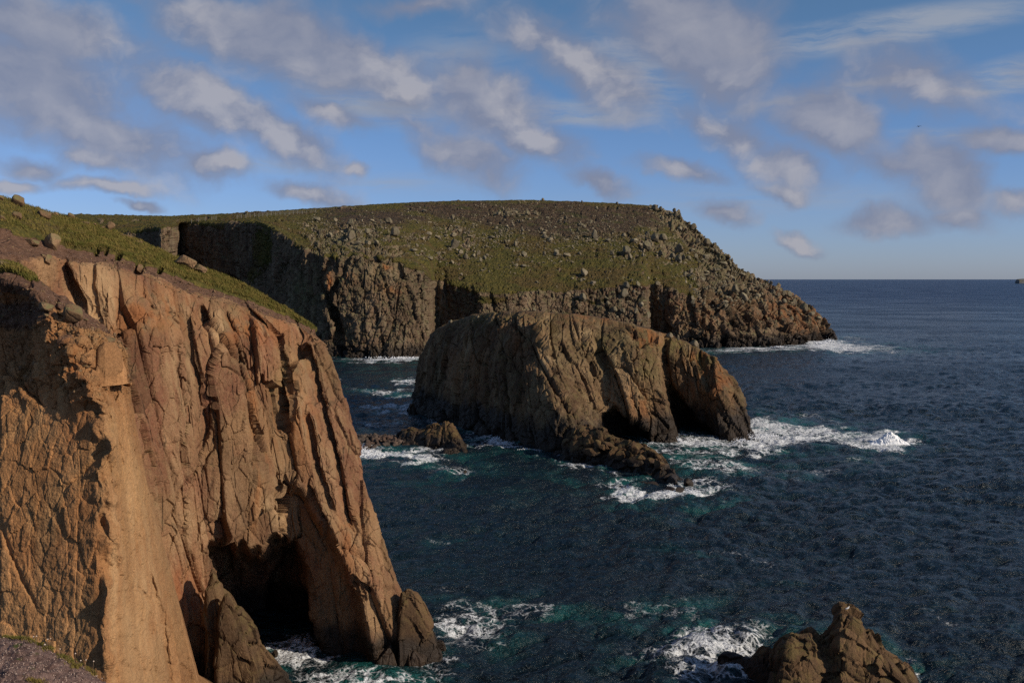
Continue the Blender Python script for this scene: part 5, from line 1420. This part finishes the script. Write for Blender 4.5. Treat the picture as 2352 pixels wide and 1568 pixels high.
# gull standing on the foreground rock
t = bpy.data.objects.new('gull', None); COL.objects.link(t)
deps = bpy.context.evaluated_depsgraph_get()
bpy.context.view_layer.update()
X0 = P(1947, 1409, 94)
hit = SC.ray_cast(bpy.context.evaluated_depsgraph_get(), Vector((X0[0], X0[1], X0[2] + 6)), Vector((0, 0, -1)))
t.location = hit[1] if hit[0] and hit[1].z > 2 else Vector(X0)
t.rotation_euler = (0, 0, .6)
t.location.z += 0.0
skin_body('body', [(-.30, 0, .16), (-.18, 0, .19), (0, 0, .21), (.12, 0, .24), (.17, 0, .33), (.21, 0, .38), (.26, 0, .38)], [.02, .055, .085, .07, .04, .045, .02], m_gw, t)
skin_body('wing', [(-.34, -.05, .18), (-.2, -.07, .21), (0, -.075, .24), (.1, -.06, .25)], [.01, .03, .04, .02], m_gg, t)
skin_body('wing', [(-.34, .05, .18), (-.2, .07, .21), (0, .075, .24), (.1, .06, .25)], [.01, .03, .04, .02], m_gg, t)
for sy in (-.035, .035):
    mesh_obj('leg', [(a, sy + b_, z_) for z_ in (-.02, .16) for a, b_ in ((-.008, -.008), (.008, -.008), (.008, .008), (-.008, .008))], [[0, 1, 5, 4], [1, 2, 6, 5], [2, 3, 7, 6], [3, 0, 4, 7]], m_gy, t)
mesh_obj('bill', [(.27, -.012, .37), (.27, .012, .37), (.27, 0, .395), (.34, 0, .37)], [[0, 1, 3], [1, 2, 3], [2, 0, 3], [0, 2, 1]], m_gy, t)
t.scale = (.9,) * 3
props(t, 'white gull standing on the highest tip of the foreground rock', 'gull')

# ------------------------------------------------------------------ distant reef with its lighthouse on the horizon
m_islet = rock_mat('islet_rock', C(.12, .12, .13), C(.10, .10, .11), C(.15, .15, .16), C(.08, .08, .09), scale=.02, bumpd=4, wet=1)
lump_rock('distant_reef', [(2337, 641.0, 9000), (2344, 640.4, 9000), (2352, 639.9, 9000), (2364, 639.9, 9000), (2380, 640.3, 9000), (2392, 641.0, 9000)], 60, 60, m_islet, 89, .5, 60, 20, 'tiny dark islet on the horizon at the right edge of the sea', 'islet', sc_=12)

# ------------------------------------------------------------------ spray thrown up by breaking waves
m_spray, N = new_mat('white_spray')
finish(N, C(.78, .80, .83), .9, None, .1)
def spray(spots, seed):
    r = np.random.default_rng(seed)
    items = []
    for (x, y, wpx, hpx, n) in spots:
        X, Y = sea_pt(x, y); k = PXM(Y)
        for _ in range(n):
            a = r.normal() * .42
            hh = abs(r.normal()) * .42 * max(0, 1 - abs(a)) ** .7
            s = k * r.uniform(.35, 2.0) * max(.18, 1 - hh)
            items.append(((X + a * wpx * k, Y + r.normal() * wpx * k * .25, hh * hpx * k), s, r.uniform(0, 6.28), int(r.integers(0, 3))))
    return items
PGs = [('s', boulder_mesh(320 + k, 1, .8, .8, 2, 1)) for k in range(3)]
spots = [(1730, 1008, 34, 26, 420), (1760, 1004, 40, 18, 380), (1700, 1014, 20, 14, 160), (1558, 1014, 8, 18, 110), (830, 1040, 22, 26, 320), (850, 1046, 30, 12, 160), (1140, 1012, 14, 16, 160), (1165, 1018, 18, 10, 100), (1205, 1034, 16, 8, 70), (1540, 1120, 16, 14, 120), (1580, 1128, 26, 10, 140),
         (1905, 786, 16, 14, 160), (1890, 790, 22, 8, 120), (1790, 798, 18, 6, 80), (880, 822, 44, 7, 200), (930, 822, 30, 5, 80)]
scatter('spray', PGs, spray(spots, 12), m_spray, 'white spray where waves break against the rocks')
# the lone breaker right of the stack: a rolling white crest
Xb, Yb = sea_pt(2040, 1018); kb = PXM(Yb)
nu, nv = 150, 60
u = np.linspace(-1, 1, nu)[None, :]; v = np.linspace(0, 1, nv)[:, None]
hgt = 27 * kb * (0.42 + .80 * np.exp(-((u - .05) / .42) ** 2) + .25 * perlin(np.stack([u * 4, 0 * u, 0 * u], -1), 8)) * (1 - u ** 2) ** .5
X_ = Xb + u * 50 * kb + 0 * v
Y_ = Yb + (v - .5) * 26 * kb + 4 * kb * u
Z_ = -.4 + hgt * np.sin(np.pi * v) ** 1.1 * (0.9)
Y_ = Y_ - 5 * kb * np.sin(np.pi * v) * (hgt / (30 * kb))
p = np.stack([X_, Y_, Z_], -1)
nn = normals(p); nn = nn if nn[..., 2].mean() > 0 else -nn
p = p + nn * (0.75 * np.abs(fbm(p / 1.1, 5, 33, .62)) * np.clip(Z_ + .3, 0, 1))[..., None]
br = mesh_obj('breaking_wave', p, grid_faces(nv, nu), m_spray)
props(br, 'white breaking wave alone in the sea right of the stack', kind='stuff')
print('tris', sum(len(o.data.polygons) for o in bpy.data.objects if o.type == 'MESH'))
